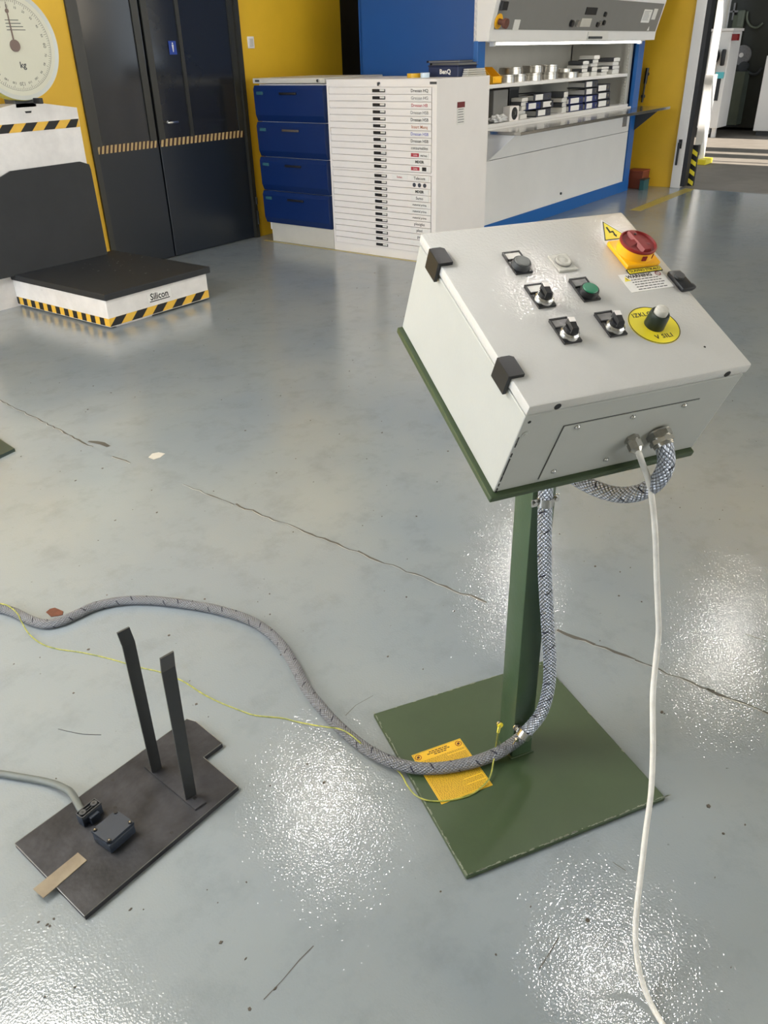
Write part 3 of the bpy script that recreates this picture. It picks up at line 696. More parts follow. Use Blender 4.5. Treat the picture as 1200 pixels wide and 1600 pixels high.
for (px, lv, r, h, lb) in ((788, 0, .10, .062, 'thick steel ring at bottom left of upper shelf, beside yellow bin'), (806, 0, .095, .062, 'low steel ring right of the first bottom ring on upper shelf'),
                           (798, 1, .11, .055, 'steel ring stacked on top of the first two rings by the yellow bin'),
                           (828, 0, .115, .062, 'steel ring at the base of the middle ring stack'), (853, 0, .115, .062, 'shiny steel ring in the base of the middle stack, right side'),
                           (832, 1, .10, .06, 'dull steel ring on top of middle stack, left one'), (855, 1, .11, .06, 'bright steel ring on top of middle stack, right one'),
                           (884, 0, .13, .05, 'single low steel ring before the stacked catalogues'), (878, 1, .10, .03, 'thin steel ring lying on the single low ring')):
    yy = K+0.19+(0.02 if lv else 0); zz = S1+(0.063 if lv and px < 870 else 0.051 if lv else 0)
    ring(kx(px, zz+.02, yy), yy, zz, r, h, lb)
# catalogue piles: soft white books bent at the spine
cat0 = {}
def catalogue(x, y, z, wd, dp, h, mt, label, grp, ang=0, curl=0.0, cat='catalogue'):
    o = thing('catalogue', label, cat, (x, y, z), grp)
    T = Matrix.Translation((x, y, z)) @ Matrix.Rotation(ang, 4, 'Z')
    sh = G(); n = 7
    A = []
    top = [(wd*(i/(n-1)-0.5), h+curl*math.sin(PI*i/(n-1))) for i in range(n)]
    bot = [(wd*(i/(n-1)-0.5), curl*0.0) for i in range(n)]
    loop = bot+top[::-1]
    sh.loft([T @ V((a, -dp/2, b)) for a, b in loop], [T @ V((a, dp/2, b)) for a, b in loop])
    obj('pages', sh, m_cat, o)
    gg = G(); gg.box(-wd/2-0.004, -wd/2+0.001, -dp/2-0.002, dp/2, 0, h+0.001, T).box(-wd/2, wd/2, -dp/2-0.002, dp/2, -0.0001, 0.0015, T)
    loop2 = top+[(a, b+0.0025) for a, b in top[::-1]]
    gg.loft([T @ V((a, -dp/2-0.002, b)) for a, b in loop2], [T @ V((a, dp/2, b)) for a, b in loop2])
    obj('cover', gg, mt, o); return o
def pile(px, base, y, n, hs, wd, dp, lab, grp, jit=0.06, curl=.006, mats=(m_cat, m_catd)):
    z = base+0.0005; x = kx(px, base+0.04, y)
    for i in range(n):
        h = hs*random.uniform(0.8, 1.2); c = curl*random.uniform(.4, 1.2)
        where = 'bottom' if i == 0 else ('topmost' if i == n-1 else ('second from bottom' if i == 1 else 'third from bottom' if i == 2 else 'second from top'))
        catalogue(x+random.uniform(-.01, .01), y+random.uniform(-.015, .015), z, wd, dp, h, mats[i % len(mats)], '%s catalogue, %s of the %s' % ('white' if mats[i % len(mats)] is m_cat else 'dark-covered', where, lab), grp, random.uniform(-jit, jit), c)
        z += h+c*0.9+0.004
pile(902, S1, K+0.20, 4, .026, .15, .16, 'first pile right of the rings, upper shelf', 'catalogues on the upper shelf')
pile(918, S1, K+0.20, 5, .030, .15, .16, 'tallest catalogue pile, upper shelf', 'catalogues on the upper shelf')
pile(935, S1, K+0.18, 3, .020, .17, .16, 'low catalogue pile, upper shelf', 'catalogues on the upper shelf')
pile(951, S1, K+0.22, 4, .032, .17, .18, 'last pile at right end, upper shelf', 'catalogues on the upper shelf')
# binders, spines to the front
def binder(px, z, mt, label, wd=0.30, h=0.066, dp=0.20, y=None, ang=0.0, lw=0.15, side=1):
    y = y or K+0.06; x = kx(px, z+h/2, y)
    o = thing('ring_binder', label, 'binder', (x, y+dp/2, z), 'binders lying on the lower shelf')
    T = Matrix.Translation((x, y, z)) @ Matrix.Rotation(ang, 4, 'Z')
    obj('cover', G().box(0, wd, 0, dp, 0, 0.004, T).box(0, wd, 0, dp, h-0.004, h, T).box(0, wd, 0, 0.004, 0, h, T), mt, o)
    obj('pages', G().box(0.012, wd-0.012, 0.006, dp-0.01, 0.008, h*0.75, T), m_paper, o)
    obj('spine_label', G().box(0.035, 0.035+lw, -0.0012, 0, h*0.14, h*0.86, T), m_wlab, o)
    obj('finger_hole', G().cyl(T @ V((wd-0.055, 0.0, h/2)), T @ V((wd-0.055, -0.002, h/2)), 0.014, n=16), m_steel, o, .6)
Z = [S2+0.0675*i for i in range(4)]
binder(838, Z[0], m_binderg, 'grey binder, lowest of the three-binder pile, middle of lower shelf')
binder(823, Z[1], m_binder, 'blue binder, left middle of the three-binder pile', wd=.28)
binder(846, Z[1], m_binderg, 'grey binder with wide white label beside the left blue binder', wd=.25, lw=.17)
binder(834, Z[2], m_binderg, 'dark binder, topmost of the three-binder pile', wd=.36)
binder(889, Z[0], m_binder, 'bright labelled blue binder, lower of the blue pair', lw=.20, wd=.33)
binder(889, Z[1], m_binder, 'bright labelled blue binder, upper of the blue pair', lw=.20, wd=.33)
for i in range(4):
    ord_ = ('bottom', 'second', 'third', 'top')[i]
    binder(914, Z[i], m_binder if i < 2 else m_binderg, '%s binder of the four-high pile right of the blue pair' % ord_, wd=.32, lw=.14)
for i in range(4):
    ord_ = ('bottom', 'second', 'third', 'top')[i]
    if i == 3: continue
    binder(933, Z[i]+0.008*i, m_binderg, '%s binder of the three-high pile at right end of lower shelf' % ord_, wd=.34, lw=.2, h=.073)
pile(806, S2, K+0.16, 5, .030, .13, .15, 'pile left of the binders, lower shelf', 'catalogues on the lower shelf', curl=.004)
pile(871, S2, K+0.16, 4, .038, .11, .15, 'grey pile between the two binder groups', 'catalogues on the lower shelf', mats=(m_cat, m_catd))
# monitor-like grey case, crumpled bag, fan unit
xg = kx(782, 1.05, K+0.12)
t = thing('grey_case', 'flat grey case standing at left end of lower shelf', 'case', (xg, K+0.2, S2))
obj('shell', G().box(xg-0.13, xg+0.13, K+0.12, K+0.30, S2+0.03, S2+0.255, bev=.006), m_grey, t)
obj('foot', G().box(xg-0.10, xg+0.10, K+0.14, K+0.28, S2, S2+0.03), m_dgrey, t)
t = thing('dark_case', 'dark box behind the fan unit on lower shelf', 'box', (kx(802, 1.1, K+.2), K+0.25, S2))
xx = kx(800, 1.1, K+.2)
obj('shell', G().box(xx-0.09, xx+0.09, K+0.18, K+0.36, S2, S2+0.26, bev=.004), m_blk, t)
obj('rim', G().box(xx-0.092, xx+0.092, K+0.178, K+0.362, S2+0.24, S2+0.262, bev=.003), m_dgrey, t)
bmb = bmesh.new(); bmesh.ops.create_icosphere(bmb, subdivisions=4, radius=1.0); xx = kx(778, 0.96, K+.09)
for v in bmb.verts:
    n = v.co.normalized(); k = 1+0.22*math.sin(9*n.x+3*n.z)*math.sin(7*n.y+1)+0.1*math.sin(23*n.x*n.y+17*n.z)
    v.co = V((xx+n.x*k*0.13, K+0.085+n.y*k*0.05, S2+0.032+max(-0.031, n.z*k*0.032)))
o = obj('plastic_bag', bmb, mat('clear_bag', (206, 206, 206), .3), None, 1.2); tag(o, 'crumpled white plastic bag at front left of lower shelf', 'bag')
xx = kx(802, 0.99, K+.06)
t = thing('fan_unit', 'small white fan unit with dark round grille on lower shelf', 'fan', (xx, K+0.1, S2))
obj('housing', G().box(xx-0.085, xx+0.085, K+0.05, K+0.13, S2, S2+0.12, bev=.004), m_white, t)
g = G(); g.cyl((xx, K+0.05, S2+0.06), (xx, K+0.046, S2+0.06), 0.052, n=28); gr_ = obj('grille', g, m_blk, t, .6)
g = G()
for i in range(6):
    a = PI*i/3; g.box(-0.002, 0.002, 0.01, 0.05, 0, 0.004, TYm(xx, K+0.046, S2+0.06) @ Matrix.Rotation(a, 4, 'Z'))
g.cyl((xx, K+0.047, S2+0.06), (xx, K+0.041, S2+0.06), 0.014, n=16)
obj('blades', g, m_steel, gr_)

# red and green boxes on the floor at the corner, rod on the wall
t = thing('carton', 'dark red box on floor behind blue machine corner', 'box', (10.33, 3.80, 0))
obj('carton_body', G().box(10.22, 10.44, 3.72, 3.92, 0.0, 0.19, bev=.004), mat('dull_red_box', (124, 58, 34), .6), t)
obj('carton_lid', G().box(10.215, 10.445, 3.715, 3.925, 0.19, 0.205, bev=.003), mat('dull_red_lid', (138, 62, 40), .6), t)
t = thing('carton', 'small dark green box before the red one', 'box', (10.20, 3.71, 0))
obj('carton_body', G().box(10.13, 10.30, 3.66, 3.715, 0.0, 0.11, bev=.004), mat('dull_green_box', (36, 82, 84), .6), t)
obj('carton_lid', G().box(10.125, 10.305, 3.655, 3.72, 0.11, 0.122, bev=.003), m_machd, t)
p0 = pxp(1003, 160, W-0.03); p1 = pxp(1012, 106, W-0.03)
t = thing('door_closer_rod', 'thin black rod fixed upright on yellow wall behind machine', 'rod', p0)
obj('rod_body', G().cyl(p0, p1, 0.012, n=10).cyl(p0+(p1-p0)*0.55, p1, 0.02, n=10), m_blk, t, .6)
obj('clip', G().box(p0.x, W, p0.y-0.02, p0.y+0.02, p0.z+0.05, p0.z+0.08).box(p0.x, W, p1.y-0.02, p1.y+0.02, p1.z-0.08, p1.z-0.05), m_dgrey, t)

# ------------------------------------------------------------------ gate and what lies outside
gt = struct('door_2', G().box(W-0.03, W+0.10, GY+0.005, 3.462, 0.0, 3.4, bev=.004), m_offw)
obj('seal', G().box(W-0.01, W+0.12, GY-0.045, GY+0.005, 0.02, 3.4), m_blk, gt)
hp0 = pxp(1057, 252, W-0.06)
hz = hp0.z
g = G(); g.box(W-0.045, W-0.03, 3.39, 3.43, 0.44, 0.54, bev=.004).cyl((W-0.045, 3.41, 0.50), (W-0.075, 3.41, 0.50), 0.012, n=10).box(W-0.085, W-0.065, 3.40, 3.425, 0.26, 0.51, bev=.005)
obj('gate_handle', g, m_blk, gt)
struct('trim_1', G().box(W-0.01, W+0.14, -2.4, GY, -0.115, 0.0035, bev=.001), m_asph)
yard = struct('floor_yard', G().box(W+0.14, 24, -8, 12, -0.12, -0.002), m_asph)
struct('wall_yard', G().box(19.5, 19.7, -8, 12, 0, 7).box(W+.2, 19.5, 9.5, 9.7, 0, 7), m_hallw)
# unseen slabs added above the yard, gaps shaped to cast the sun bands
rz = 6.0; off = SUN_D*(rz/-SUN_D.z)
bands = [(13.35, 13.85), (14.3, 14.65), (15.2, 16.9)]
xs = W+0.12
for k, (a, b) in enumerate(bands):
    xa = a-off.x; xb_ = b-off.x
    if xa > xs: struct('sun_mask_slab_%d' % (k+1), G().box(xs, xa, -14, 12, rz, rz+0.15), m_hallw)
    xs = xb_
struct('sun_mask_slab_9', G().box(max(xs, 14), 21, -14, 12, rz, rz+0.15), m_hallw)
# hazard striped guard at gate foot
q = fz(1073, 290); xg = W+0.22
t = thing('guard_post', 'low guard rail with yellow and black slanted stripes at gate', 'guard', (xg, GY-0.06, 0))
pb = pxp(1076, 288, xg); pt = pxp(1078, 232, xg)
yb = pb.y
obj('post_body', G().box(xg, xg+0.05, yb-0.05, yb+0.05, 0, 0.46, bev=.003), m_blk, t)
g = G(); T = TXm(xg-0.0005, yb+0.05, 0)
for i in range(4): g.prism([(0, 0.06+i*0.11), (0.10, 0.0+i*0.11), (0.10, 0.05+i*0.11), (0, 0.11+i*0.11)], 0, 0.001, T)
obj('stripes', g, m_ylab, t)
# white column with yellow foot
x = 12.9; pa = pxp(1081, 256, x); pb = pxp(1098, 256, x)
t = thing('white_column', 'narrow white column on a yellow foot outside the gate', 'column', (x, (pa.y+pb.y)/2, 0))
ytop = pxp(1103, 0, x).z
A = [(x, pa.y, 0.05), (x, pb.y, 0.05), (x+0.2, pb.y, 0.05), (x+0.2, pa.y, 0.05)]
obj('shaft', G().box(x, x+0.2, pb.y+0.05, pa.y, 0.06, 1.15, bev=.005).box(x+0.03, x+0.15, pa.y-0.07, pa.y, 1.15, 3.2), m_offw, t)
obj('foot', G().box(x-0.08, x+0.25, pb.y-0.06, pa.y+0.02, 0, 0.07, bev=.006), m_ylab, t)
obj('label_mark', G().box(x-0.002, x, pb.y+0.07, pb.y+0.11, 0.12, 0.26), m_greyl, t)
# white machine cabinet
x = 16.9
def ybox(x, px0, px1, z0, z1, dp, g=None, bev=0.01):
    g = g or G(); zm = (z0+z1)/2
    def yy(px):
        lo, hi = -6, 9
        f = lambda y: 600+FPX*((V((x, y, zm))-EYE).dot(RT))/((V((x, y, zm))-EYE).dot(FW))
        for _ in range(40):
            m = (lo+hi)/2
            if f(m) > px: lo = m
            else: hi = m
        return lo
    g.box(x, x+dp, yy(px1), yy(px0), z0, z1, bev=bev); return g, yy(px1), yy(px0)
g, ya_, yb_ = ybox(x, 1100, 1132, 0.16, 1.72, 0.6)
t = thing('machine_cabinet', 'tall white machine cabinet standing in the sun outside', 'machine', (x+.5, (ya_+yb_)/2, 0))
obj('body', g, m_offw, t)
for yf in (yb_-.1, ya_+.03): obj('foot', G().box(x+.05, x+.12, yf, yf+.07, 0, .16), m_offw, t)
obj('cap', G().box(x-0.02, x+.62, ya_-0.02, yb_+0.02, 1.72, 1.76), m_white, t)
obj('window_dark', G().box(x-0.01, x, yb_-0.30, yb_-0.02, 0.62, 1.0), m_blk, t)
obj('red_button', G().cyl((x-.01, ya_-0.07, 1.62), (x-0.05, ya_-0.07, 1.62), 0.05, n=16).box(x, x+.05, ya_-.12, ya_, 1.57, 1.67), m_red, t, .6)
obj('screen', G().box(x-0.04, x, yb_-0.34, yb_-0.2, 0.98, 1.08), mat('cyan_screen', (90, 190, 200), .4), t)
obj('tool_arm', G().sph((x-0.06, yb_-0.14, 1.33), 0.11, sc=(.8, .8, 1.1)).box(x-0.10, x, yb_-0.32, yb_-0.26, 1.18, 1.44, bev=.02).cyl((x-0.06, yb_-0.14, 1.05), (x-0.06, yb_-0.14, 1.3), 0.02, n=8), m_blk, t, .8)
g, ya_, yb_ = ybox(17.55, 1114, 1131, 0.0, 3.2, .1)
t = thing('white_door_panel', 'white upright panel rising behind the machine cabinet', 'panel', (17.6, (ya_+yb_)/2, 0)); obj('panel', g, m_offw, t)
obj('panel_edge', G().box(17.53, 17.55, ya_, ya_+0.03, 0, 3.2), m_pale, t)
g, ya_, yb_ = ybox(17.6, 1187, 1260, 0.08, 1.32, .5)
t = thing('machine_cabinet', 'low white machine cabinet cut off by right picture edge', 'machine', (17.8, (ya_+yb_)/2, 0)); obj('body', g, m_offw, t)
obj('plinth', G().box(17.65, 18.05, ya_+.05, yb_-.05, 0, .08), m_dgrey, t)
# dark machine with a round gauge
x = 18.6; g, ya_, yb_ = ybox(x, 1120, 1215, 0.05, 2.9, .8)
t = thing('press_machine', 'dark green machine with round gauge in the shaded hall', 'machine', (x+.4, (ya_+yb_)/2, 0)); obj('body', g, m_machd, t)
g, a, b = ybox(x-0.35, 1136, 1157, 0.12, 1.05, .35); obj('pedestal', g, m_mach, t)
g, a, b = ybox(x-0.1, 1140, 1156, 1.2, 2.0, .1); obj('column_cover', g, mat('machine_mid_green', (84, 92, 74), .5), t)
p = pxp(1160, 86, x-0.02); T = frame(p, (0, -1, 0), (0, 0, 1))
obj('gauge', G().cyl(T @ V((0, 0, 0)), T @ V((0, 0, 0.06)), 0.17, n=28), m_greyl, t, .6)
obj('gauge_hub', G().cyl(T @ V((0, 0, 0.06)), T @ V((0, 0, 0.09)), 0.04, n=16), m_white, t, .6)
p2 = pxp(1163, 104, x-0.02)
obj('valve', G().cyl(p2, p2+V((-.08, 0, 0)), 0.09, n=20), m_dgrey, t, .6)
p3 = pxp(1147, 18, x-.03)
obj('cross_handle', G().box(p3.x-.03, p3.x, p3.y-0.14, p3.y+0.14, p3.z-.015, p3.z+.015).box(p3.x-.03, p3.x, p3.y-0.015, p3.y+0.015, p3.z-.14, p3.z+.14), m_greyl, t)
p4 = pxp(1158, 30, x-.03)
obj('oil_bottle', G().box(p4.x-.08, p4.x, p4.y-0.07, p4.y+0.07, p4.z-.15, p4.z+.15, bev=.03), m_mach, t)
pp = [pxp(a, b, x-.06) for a, b in ((1168, 18), (1167, 30), (1172, 40), (1182, 43), (1192, 36))]
obj('pipe', G().tube(smooth_path(pp, 5), .02, 8), m_mach, t, 1)
pp = [pxp(a, b, x-.06) for a, b in ((1161, 104), (1170, 114), (1182, 115), (1190, 106))]
obj('pipe', G().tube(smooth_path(pp, 5), .03, 8), m_dgrey, t, 1)

# ------------------------------------------------------------------ platform scale
sx0, sx1, sy0, sy1 = 2.985, 3.835, 4.45, 5.62
t = thing('platform_scale', 'white platform scale with black rubber deck and round dial', 'scale', ((sx0+sx1)/2, 5.0, 0))
pf = obj('platform', G().box(sx0, sx1, sy0, sy1, 0.012, 0.185, bev=.004).box(sx0+.06, sx1-.5, sy0+.02, sy1, 0, .02), m_scalew, t)
obj('deck_mat', G().box(sx0-0.01, sx1+0.03, sy0-0.015, sy1-0.10, 0.186, 0.228, bev=.005), m_rubber, t)
g = G()
for _ in range(26):
    x = random.gauss(3.62, .13); y = random.gauss(5.05, .22); l = random.uniform(.004, .02)
    if sx0 < x < sx1 and sy0 < y < 5.3: g.prism([(x, y), (x+l, y+.002), (x+l*.8, y+.006), (x+.001, y+.005)], .228, .2286)
sc_ = obj('scuff', g, m_greyl, t)
hazard_strip(TYm(sx0, sy0-0.0006, 0.018), sx1-sx0, 0.052, 5, 0.055, m_haz, m_blk2, t)
Tl = frame((sx0-0.0006, sy1, 0.018), (0, -1, 0), (0, 0, 1))
hazard_strip(Tl, sy1-sy0, 0.05, 12, 0.0, m_haz, m_blk2, t)
T = TYm(3.405, sy0-0.001, 0.125)
nm = obj('maker_plate', G().box(-0.10, 0.10, -0.03, 0.03, 0, .001, T), m_wlab, t)
gg = G(); textg(gg, 'Silicon', 0.062, T @ Matrix.Translation((0, 0.003, .0012)), .0004, bold=.0012, sx=0.95); gg.box(-0.085, 0.085, -0.028, -0.022, .001, .0016, T)
obj('lettering', gg, m_blk2, nm)
# column behind the deck
cy = 5.50
prof = [(2.70, 0.0), (3.75, 0.0), (3.765, 1.222), (3.47, 1.268), (3.30, 1.268), (3.05, 1.23), (2.75, 1.20), (2.65, 1.1)]
T = TYm(0, cy+0.16, 0)
cl = obj('column', G().prism(prof, 0.0, 0.16, T), m_scalew, t)
hazard_strip(TYm(2.72, cy-0.001, 1.10), 1.04, 0.052, 6, 0.055, m_haz, m_blk2, t, start=.32)
obj('keyhole', G().prism([(3.36, 1.222), (3.41, 1.222), (3.405, 1.21), (3.365, 1.21)], 0, .001, TYm(0, cy-0.0005, 0)), m_blk2, t)
# leaning black sheet
T = frame((0, cy-0.045, 0.22), (1, 0, 0), (0, 0.06, 1))
obj('back_pad', G().prism([(3.05, 0.0), (3.745, 0.0), (3.765, 0.60), (3.76, 0.635), (3.69, 0.66), (3.15, 0.655), (3.05, 0.62), (2.7, 0.60), (2.7, 0.0)], 0, 0.02, T), m_rubber, t)
# head bracket and dial
dc = V((3.355, 5.44, 1.600)); R_ = 0.315
obj('neck', G().box(3.30, 3.46, 5.50, 5.62, 1.24, 1.36, bev=.006), m_dgrey, t)
T = frame(dc+V((0, 0.12, 0)), (1, 0, 0), (0, 0, 1))
g = G(); g.lathe([(R_-.02, 0), (R_, 0.01), (R_, 0.10), (R_-0.008, 0.115), (R_-0.012, 0.115)], T, 64); cs = obj('dial_case', g, m_dialr, t, .5)
g = G(); g.lathe([(R_-0.004, 0.10), (R_-0.004, 0.122), (R_-.03, 0.118), (R_-.03, 0.10)], T, 64); obj('dial_rim', g, m_dialg, cs, .5)
g = G(); g.cyl(T @ V((0, 0, .1)), T @ V((0, 0, .1185)), R_-.03, n=64); fc = obj('dial_face', g, m_dial, t, .5)
ticks = G()
for i in range(120):
    a = 2*PI*i/120; l = .012 if i % 5 else .022
    c_, s_ = math.cos(a), math.sin(a); Tt = T @ Matrix.Rotation(a, 4, 'Z')
    ticks.box(R_-.062-l, R_-.062, -.0009, .0009, .1185, .1192, Tt)
n_ = 96
for i in range(n_):
    a = 2*PI*i/n_; Tt = T @ Matrix.Rotation(a, 4, 'Z'); ticks.box(R_-.0595, R_-.058, -.0105, .0105, .1185, .1190, Tt)
obj('graduation', ticks, m_dgrey, fc)
num = G()
for i in range(24):
    a = PI/2-2*PI*i/24
    s_ = str((i*10)) if i % 2 == 0 else str(i*10)
    textg(num, s_, .02 if i % 6 else .03, T @ Matrix.Translation(((R_-.10)*math.cos(a), (R_-.10)*math.sin(a), .1188)) @ Matrix.Rotation(a-PI/2, 4, 'Z'), .0003)
textg(num, 'kg', .05, T @ Matrix.Translation((0.03, -0.11, .1188)), .0003, bold=.001)
for i in range(4): num.box(-0.03, 0.10-.012*i, .085+.018*i, .089+.018*i, .1185, .119, T)
obj('numerals', num, m_dgrey, fc)
g = G(); Tp = T @ Matrix.Rotation(0.02, 4, 'Z')
g.cyl(Tp @ V((0, 0, .119)), Tp @ V((0, 0, .128)), .034, n=28).prism([(-.005, 0), (.005, 0), (.0025, .18), (-.0025, .18)], .121, .124, Tp)
g.cyl(Tp @ V((0, .19, .121)), Tp @ V((0, .19, .124)), .012, n=16).prism([(-.002, .2), (.002, .2), (0, .235)], .121, .124, Tp)
obj('pointer', g, mat('pointer_brown', (112, 92, 84), .4), fc, .6)
obj('lock_pin', G().box(3.40, 3.425, 5.36, 5.44, 1.265, 1.30, bev=.004), m_blk, t)

# dark green plate at the left edge of the view
pts = [(fz(22, 703).x, fz(22, 703).y), (1.58, 3.46), (1.2, 3.6), (1.0, 3.3)]
c = fz(23, 702, .01); d = fz(0, 687, .01); e = fz(0, 713, .01)
g = G(); A = [(c.x, c.y), (d.x+(d.x-c.x)*3, d.y+(d.y-c.y)*3), (d.x+(d.x-c.x)*3+(e.x-c.x)*3, d.y+(d.y-c.y)*3+(e.y-c.y)*3), (c.x+(e.x-c.x)*3, c.y+(e.y-c.y)*3)]
g.prism(A, 0, .014); o = obj('steel_plate', g, mat('dark_green_plate', (46, 62, 58), .4, 0, .1), None); tag(o, 'corner of a dark green steel plate at left edge of floor', 'plate')

# ------------------------------------------------------------------ control stand
AL = -0.5387
U = V((math.cos(AL), math.sin(AL), 0)); VV = V((-math.sin(AL), math.cos(AL), 0))
F0 = V((0.9366, 0.524, 0)); PWD, PDP = 0.512, 0.518
t = thing('control_stand', 'grey control box on green post and square floor plate', 'control stand', (1.3166, 0.617, 0))
TB = frame(F0, U, VV)
bp_ = obj('base_plate', G().box(0, PWD, 0, PDP, 0, 0.012, TB, bev=.003), m_green, t)
g = G()
def chips(a, b, n, inward):
    for i in range(n):
        s = random.random(); c = a+(b-a)*s; l = random.uniform(.003, .018); w_ = random.uniform(.001, .0032)
        dd = (b-a).normalized(); c = c+inward*random.uniform(0, .003)
        q = [c, c+dd*l, c+dd*l*.8+inward*w_, c+dd*l*.1+inward*w_*.7]
        g.prism([(p.x, p.y) for p in q], .0118, .0124, TB)
chips(V((0, 0, 0)), V((PWD, 0, 0)), 90, V((0, 1, 0))); chips(V((0, 0, 0)), V((0, PDP, 0)), 60, V((1, 0, 0))); chips(V((0, PDP, 0)), V((PWD, PDP, 0)), 22, V((0, -1, 0))); chips(V((PWD, 0, 0)), V((PWD, PDP, 0)), 6, V((-1, 0, 0)))
ch = obj('paint_chips', g, m_chip, bp_); ch['kind'] = 'stuff'
PC = V((1.3166, 0.617, 0)); PU, PV = .028, .033
TP = frame(PC, U, VV)
obj('post', G().box(-PU, PU, -PV, PV, .012, 1.0, TP, bev=.005), m_greenp, t, .5)
obj('weld_seam', G().box(-PU-.004, PU+.004, -PV-.004, PV+.004, .012, .016, TP, bev=.0015), m_green, t)
# the box
k_ = 1.095
BO = V((.8735*k_, .4271*k_, 1.5-(1.5-1.1027)*k_)); TH = 0.4486
UPV = VV*math.cos(TH)+V((0, 0, 1))*math.sin(TH); NN_ = -VV*math.sin(TH)+V((0, 0, 1))*math.cos(TH)
BW, BHH, BDD = .3704*k_, .370*k_, .1839*k_
TL = frame(BO, U, UPV)          # x across, y up the lid, z out of it; z=0 is the lid face
LT = 0.019
mp = obj('mounting_plate', G().box(-.007, BW-.004, -.008, BHH, -BDD-.013, -BDD, TL, bev=.003), m_green, t)
en = obj('enclosure', G().box(.002, BW-.003, .002, BHH-.002, -BDD, -LT-.003, TL, bev=.0025).box(.006, BW-.007, .006, BHH-.006, -LT-.004, -LT+.002, TL), m_boxs, t)
lid = obj('lid', G().box(0, BW, 0, BHH, -LT, 0, TL, bev=.004), m_box, t, .5)
L_ = lambda x, y: (x*k_, y*k_)
# hinges
for (y0, y1) in ((.289, .325), (.052, .089)):
    y0 *= k_; y1 *= k_
    g = G(); g.prism([(-.004, y0), (.020, y0), (.020, y1-.004), (.014, y1), (-.001, y1), (-.004, y1-.004)], 0, .006, TL)
    g.box(-.0065, .0, y0, y1, -LT-.012, .006, TL, bev=.001)
    obj('hinge', g, m_blk, t)
# lock at right edge
g = G(); x0, x1, y0, y1 = .352*k_, .372*k_, .162*k_, .206*k_
g.box(x0, x1+.004, y0, y1, 0, .009, TL, bev=.003); lk = obj('lock', g, m_blk, t, .5)
c_ = TL @ V(((x0+x1)/2, y1-.018, .009))
g = G(); g.cyl(c_, c_+NN_*.004, .009, n=20).box(x1-.004, x1+.007, y0+.001, y0+.012, .002, .009, TL, bev=.002); obj('lock_cylinder', g, m_dgrey, lk, .5)
# push buttons and selectors
def legend_plate(tlx, tly, kind, lab):
    x0, y1 = L_(tlx, tly); x1 = x0+.0325; y0 = y1-.054
    name = {'b': 'push_button', 'g': 'push_button', 's': 'selector_switch'}[kind]
    g = G(); g.box(x0, x1, y0, y1, 0, .004, TL, bev=.0012)
    # raised frame round the legend
    for a in ((x0, x1, y1-.003, y1), (x0, x1, y1-.021, y1-.019), (x0, x0+.0025, y1-.021, y1), (x1-.0025, x1, y1-.021, y1)): g.box(*a, .004, .0056, TL)
    o = obj(name, g, m_blk, t)
    obj('legend', G().box(x0+.003, x1-.003, y1-.0185, y1-.0035, .0038, .0047, TL), lab, o)
    cx_, cy_ = (x0+x1)/2+.0005, y0+.0165; C_ = TL @ V((cx_, cy_, .004)); Tc = frame(C_, U, UPV)
    if kind in 'bg':
        obj('bezel', G().lathe([(.0158, 0), (.0158, .007), (.0148, .0095), (.0130, .0095), (.0130, .009)], Tc, 36), m_blk if kind == 'g' else m_dgrey, o, .5)
        obj('cap', G().lathe([(.0128, .002), (.0128, .0102), (.0118, .0115), (.002, .0118)], Tc, 32), m_gbtn if kind == 'g' else m_btn, o, .5)
    else:
        obj('bezel', G().lathe([(.0158, 0), (.0158, .003), (.0150, .006), (.0125, .0085), (.011, .0085)], Tc, 36), m_steel, o, .5)
        g = G(); g.lathe([(.0112, .006), (.0112, .014), (.0100, .0150), (.001, .0150)], Tc, 28)
        Tk = Tc @ Matrix.Rotation(math.radians(-8), 4, 'Z')
        g.loft([Tk @ V(p) for p in ((-.0065, -.0115, .012), (.0065, -.0115, .012), (.0065, .0125, .012), (-.0065, .0125, .012))],
               [Tk @ V(p) for p in ((-.0045, -.0090, .0205), (.0045, -.0090, .0205), (.0055, .0125, .0225), (-.0055, .0125, .0225))])
        obj('knob', g, m_blk, o, .5)
        obj('pointer_mark', G().loft([Tk @ V(p) for p in ((-.0050, .004, .0220), (.0050, .004, .0220), (.0054, .0132, .0223), (-.0054, .0132, .0223))],
            [Tk @ V(p) for p in ((-.0050, .004, .0227), (.0050, .004, .0227), (.0054, .0136, .0230), (-.0054, .0136, .0230))]).box(-.0052, .0052, .0124, .0136, .016, .0226, Tk), m_white, o)
    return o
legend_plate(.105, .298, 'b', m_wlab)['label'] = 'push button with grey cap and white legend'
legend_plate(.181, .221, 'g', m_greyl)['label'] = 'push button with green cap'
legend_plate(.104, .221, 's', m_wlab)['label'] = 'black selector with white legend, left column'
legend_plate(.105, .145, 's', m_greyl)
legend_plate(.181, .144, 's', m_greyl)
# clear pilot lamp
x0, x1, y0, y1 = .177*k_, .210*k_, .242*k_, .281*k_
pl = obj('pilot_lamp', G().box(x0, x1, y0, y1, 0, .004, TL, bev=.0012), m_clear, t); C_ = TL @ V(((x0+x1)/2, (y0+y1)/2, .004)); Tc = frame(C_, U, UPV)
obj('lens', G().lathe([(.0135, 0), (.0135, .003), (.0115, .0045), (.0085, .0035), (.006, .004), (.004, .0055), (.001, .006)], Tc, 32), m_clear, pl, .6)
obj('lens_ring', G().lathe([(.0145, 0), (.0145, .0015), (.0137, .0015), (.0137, 0)], Tc, 32), m_greyl, pl, .6)
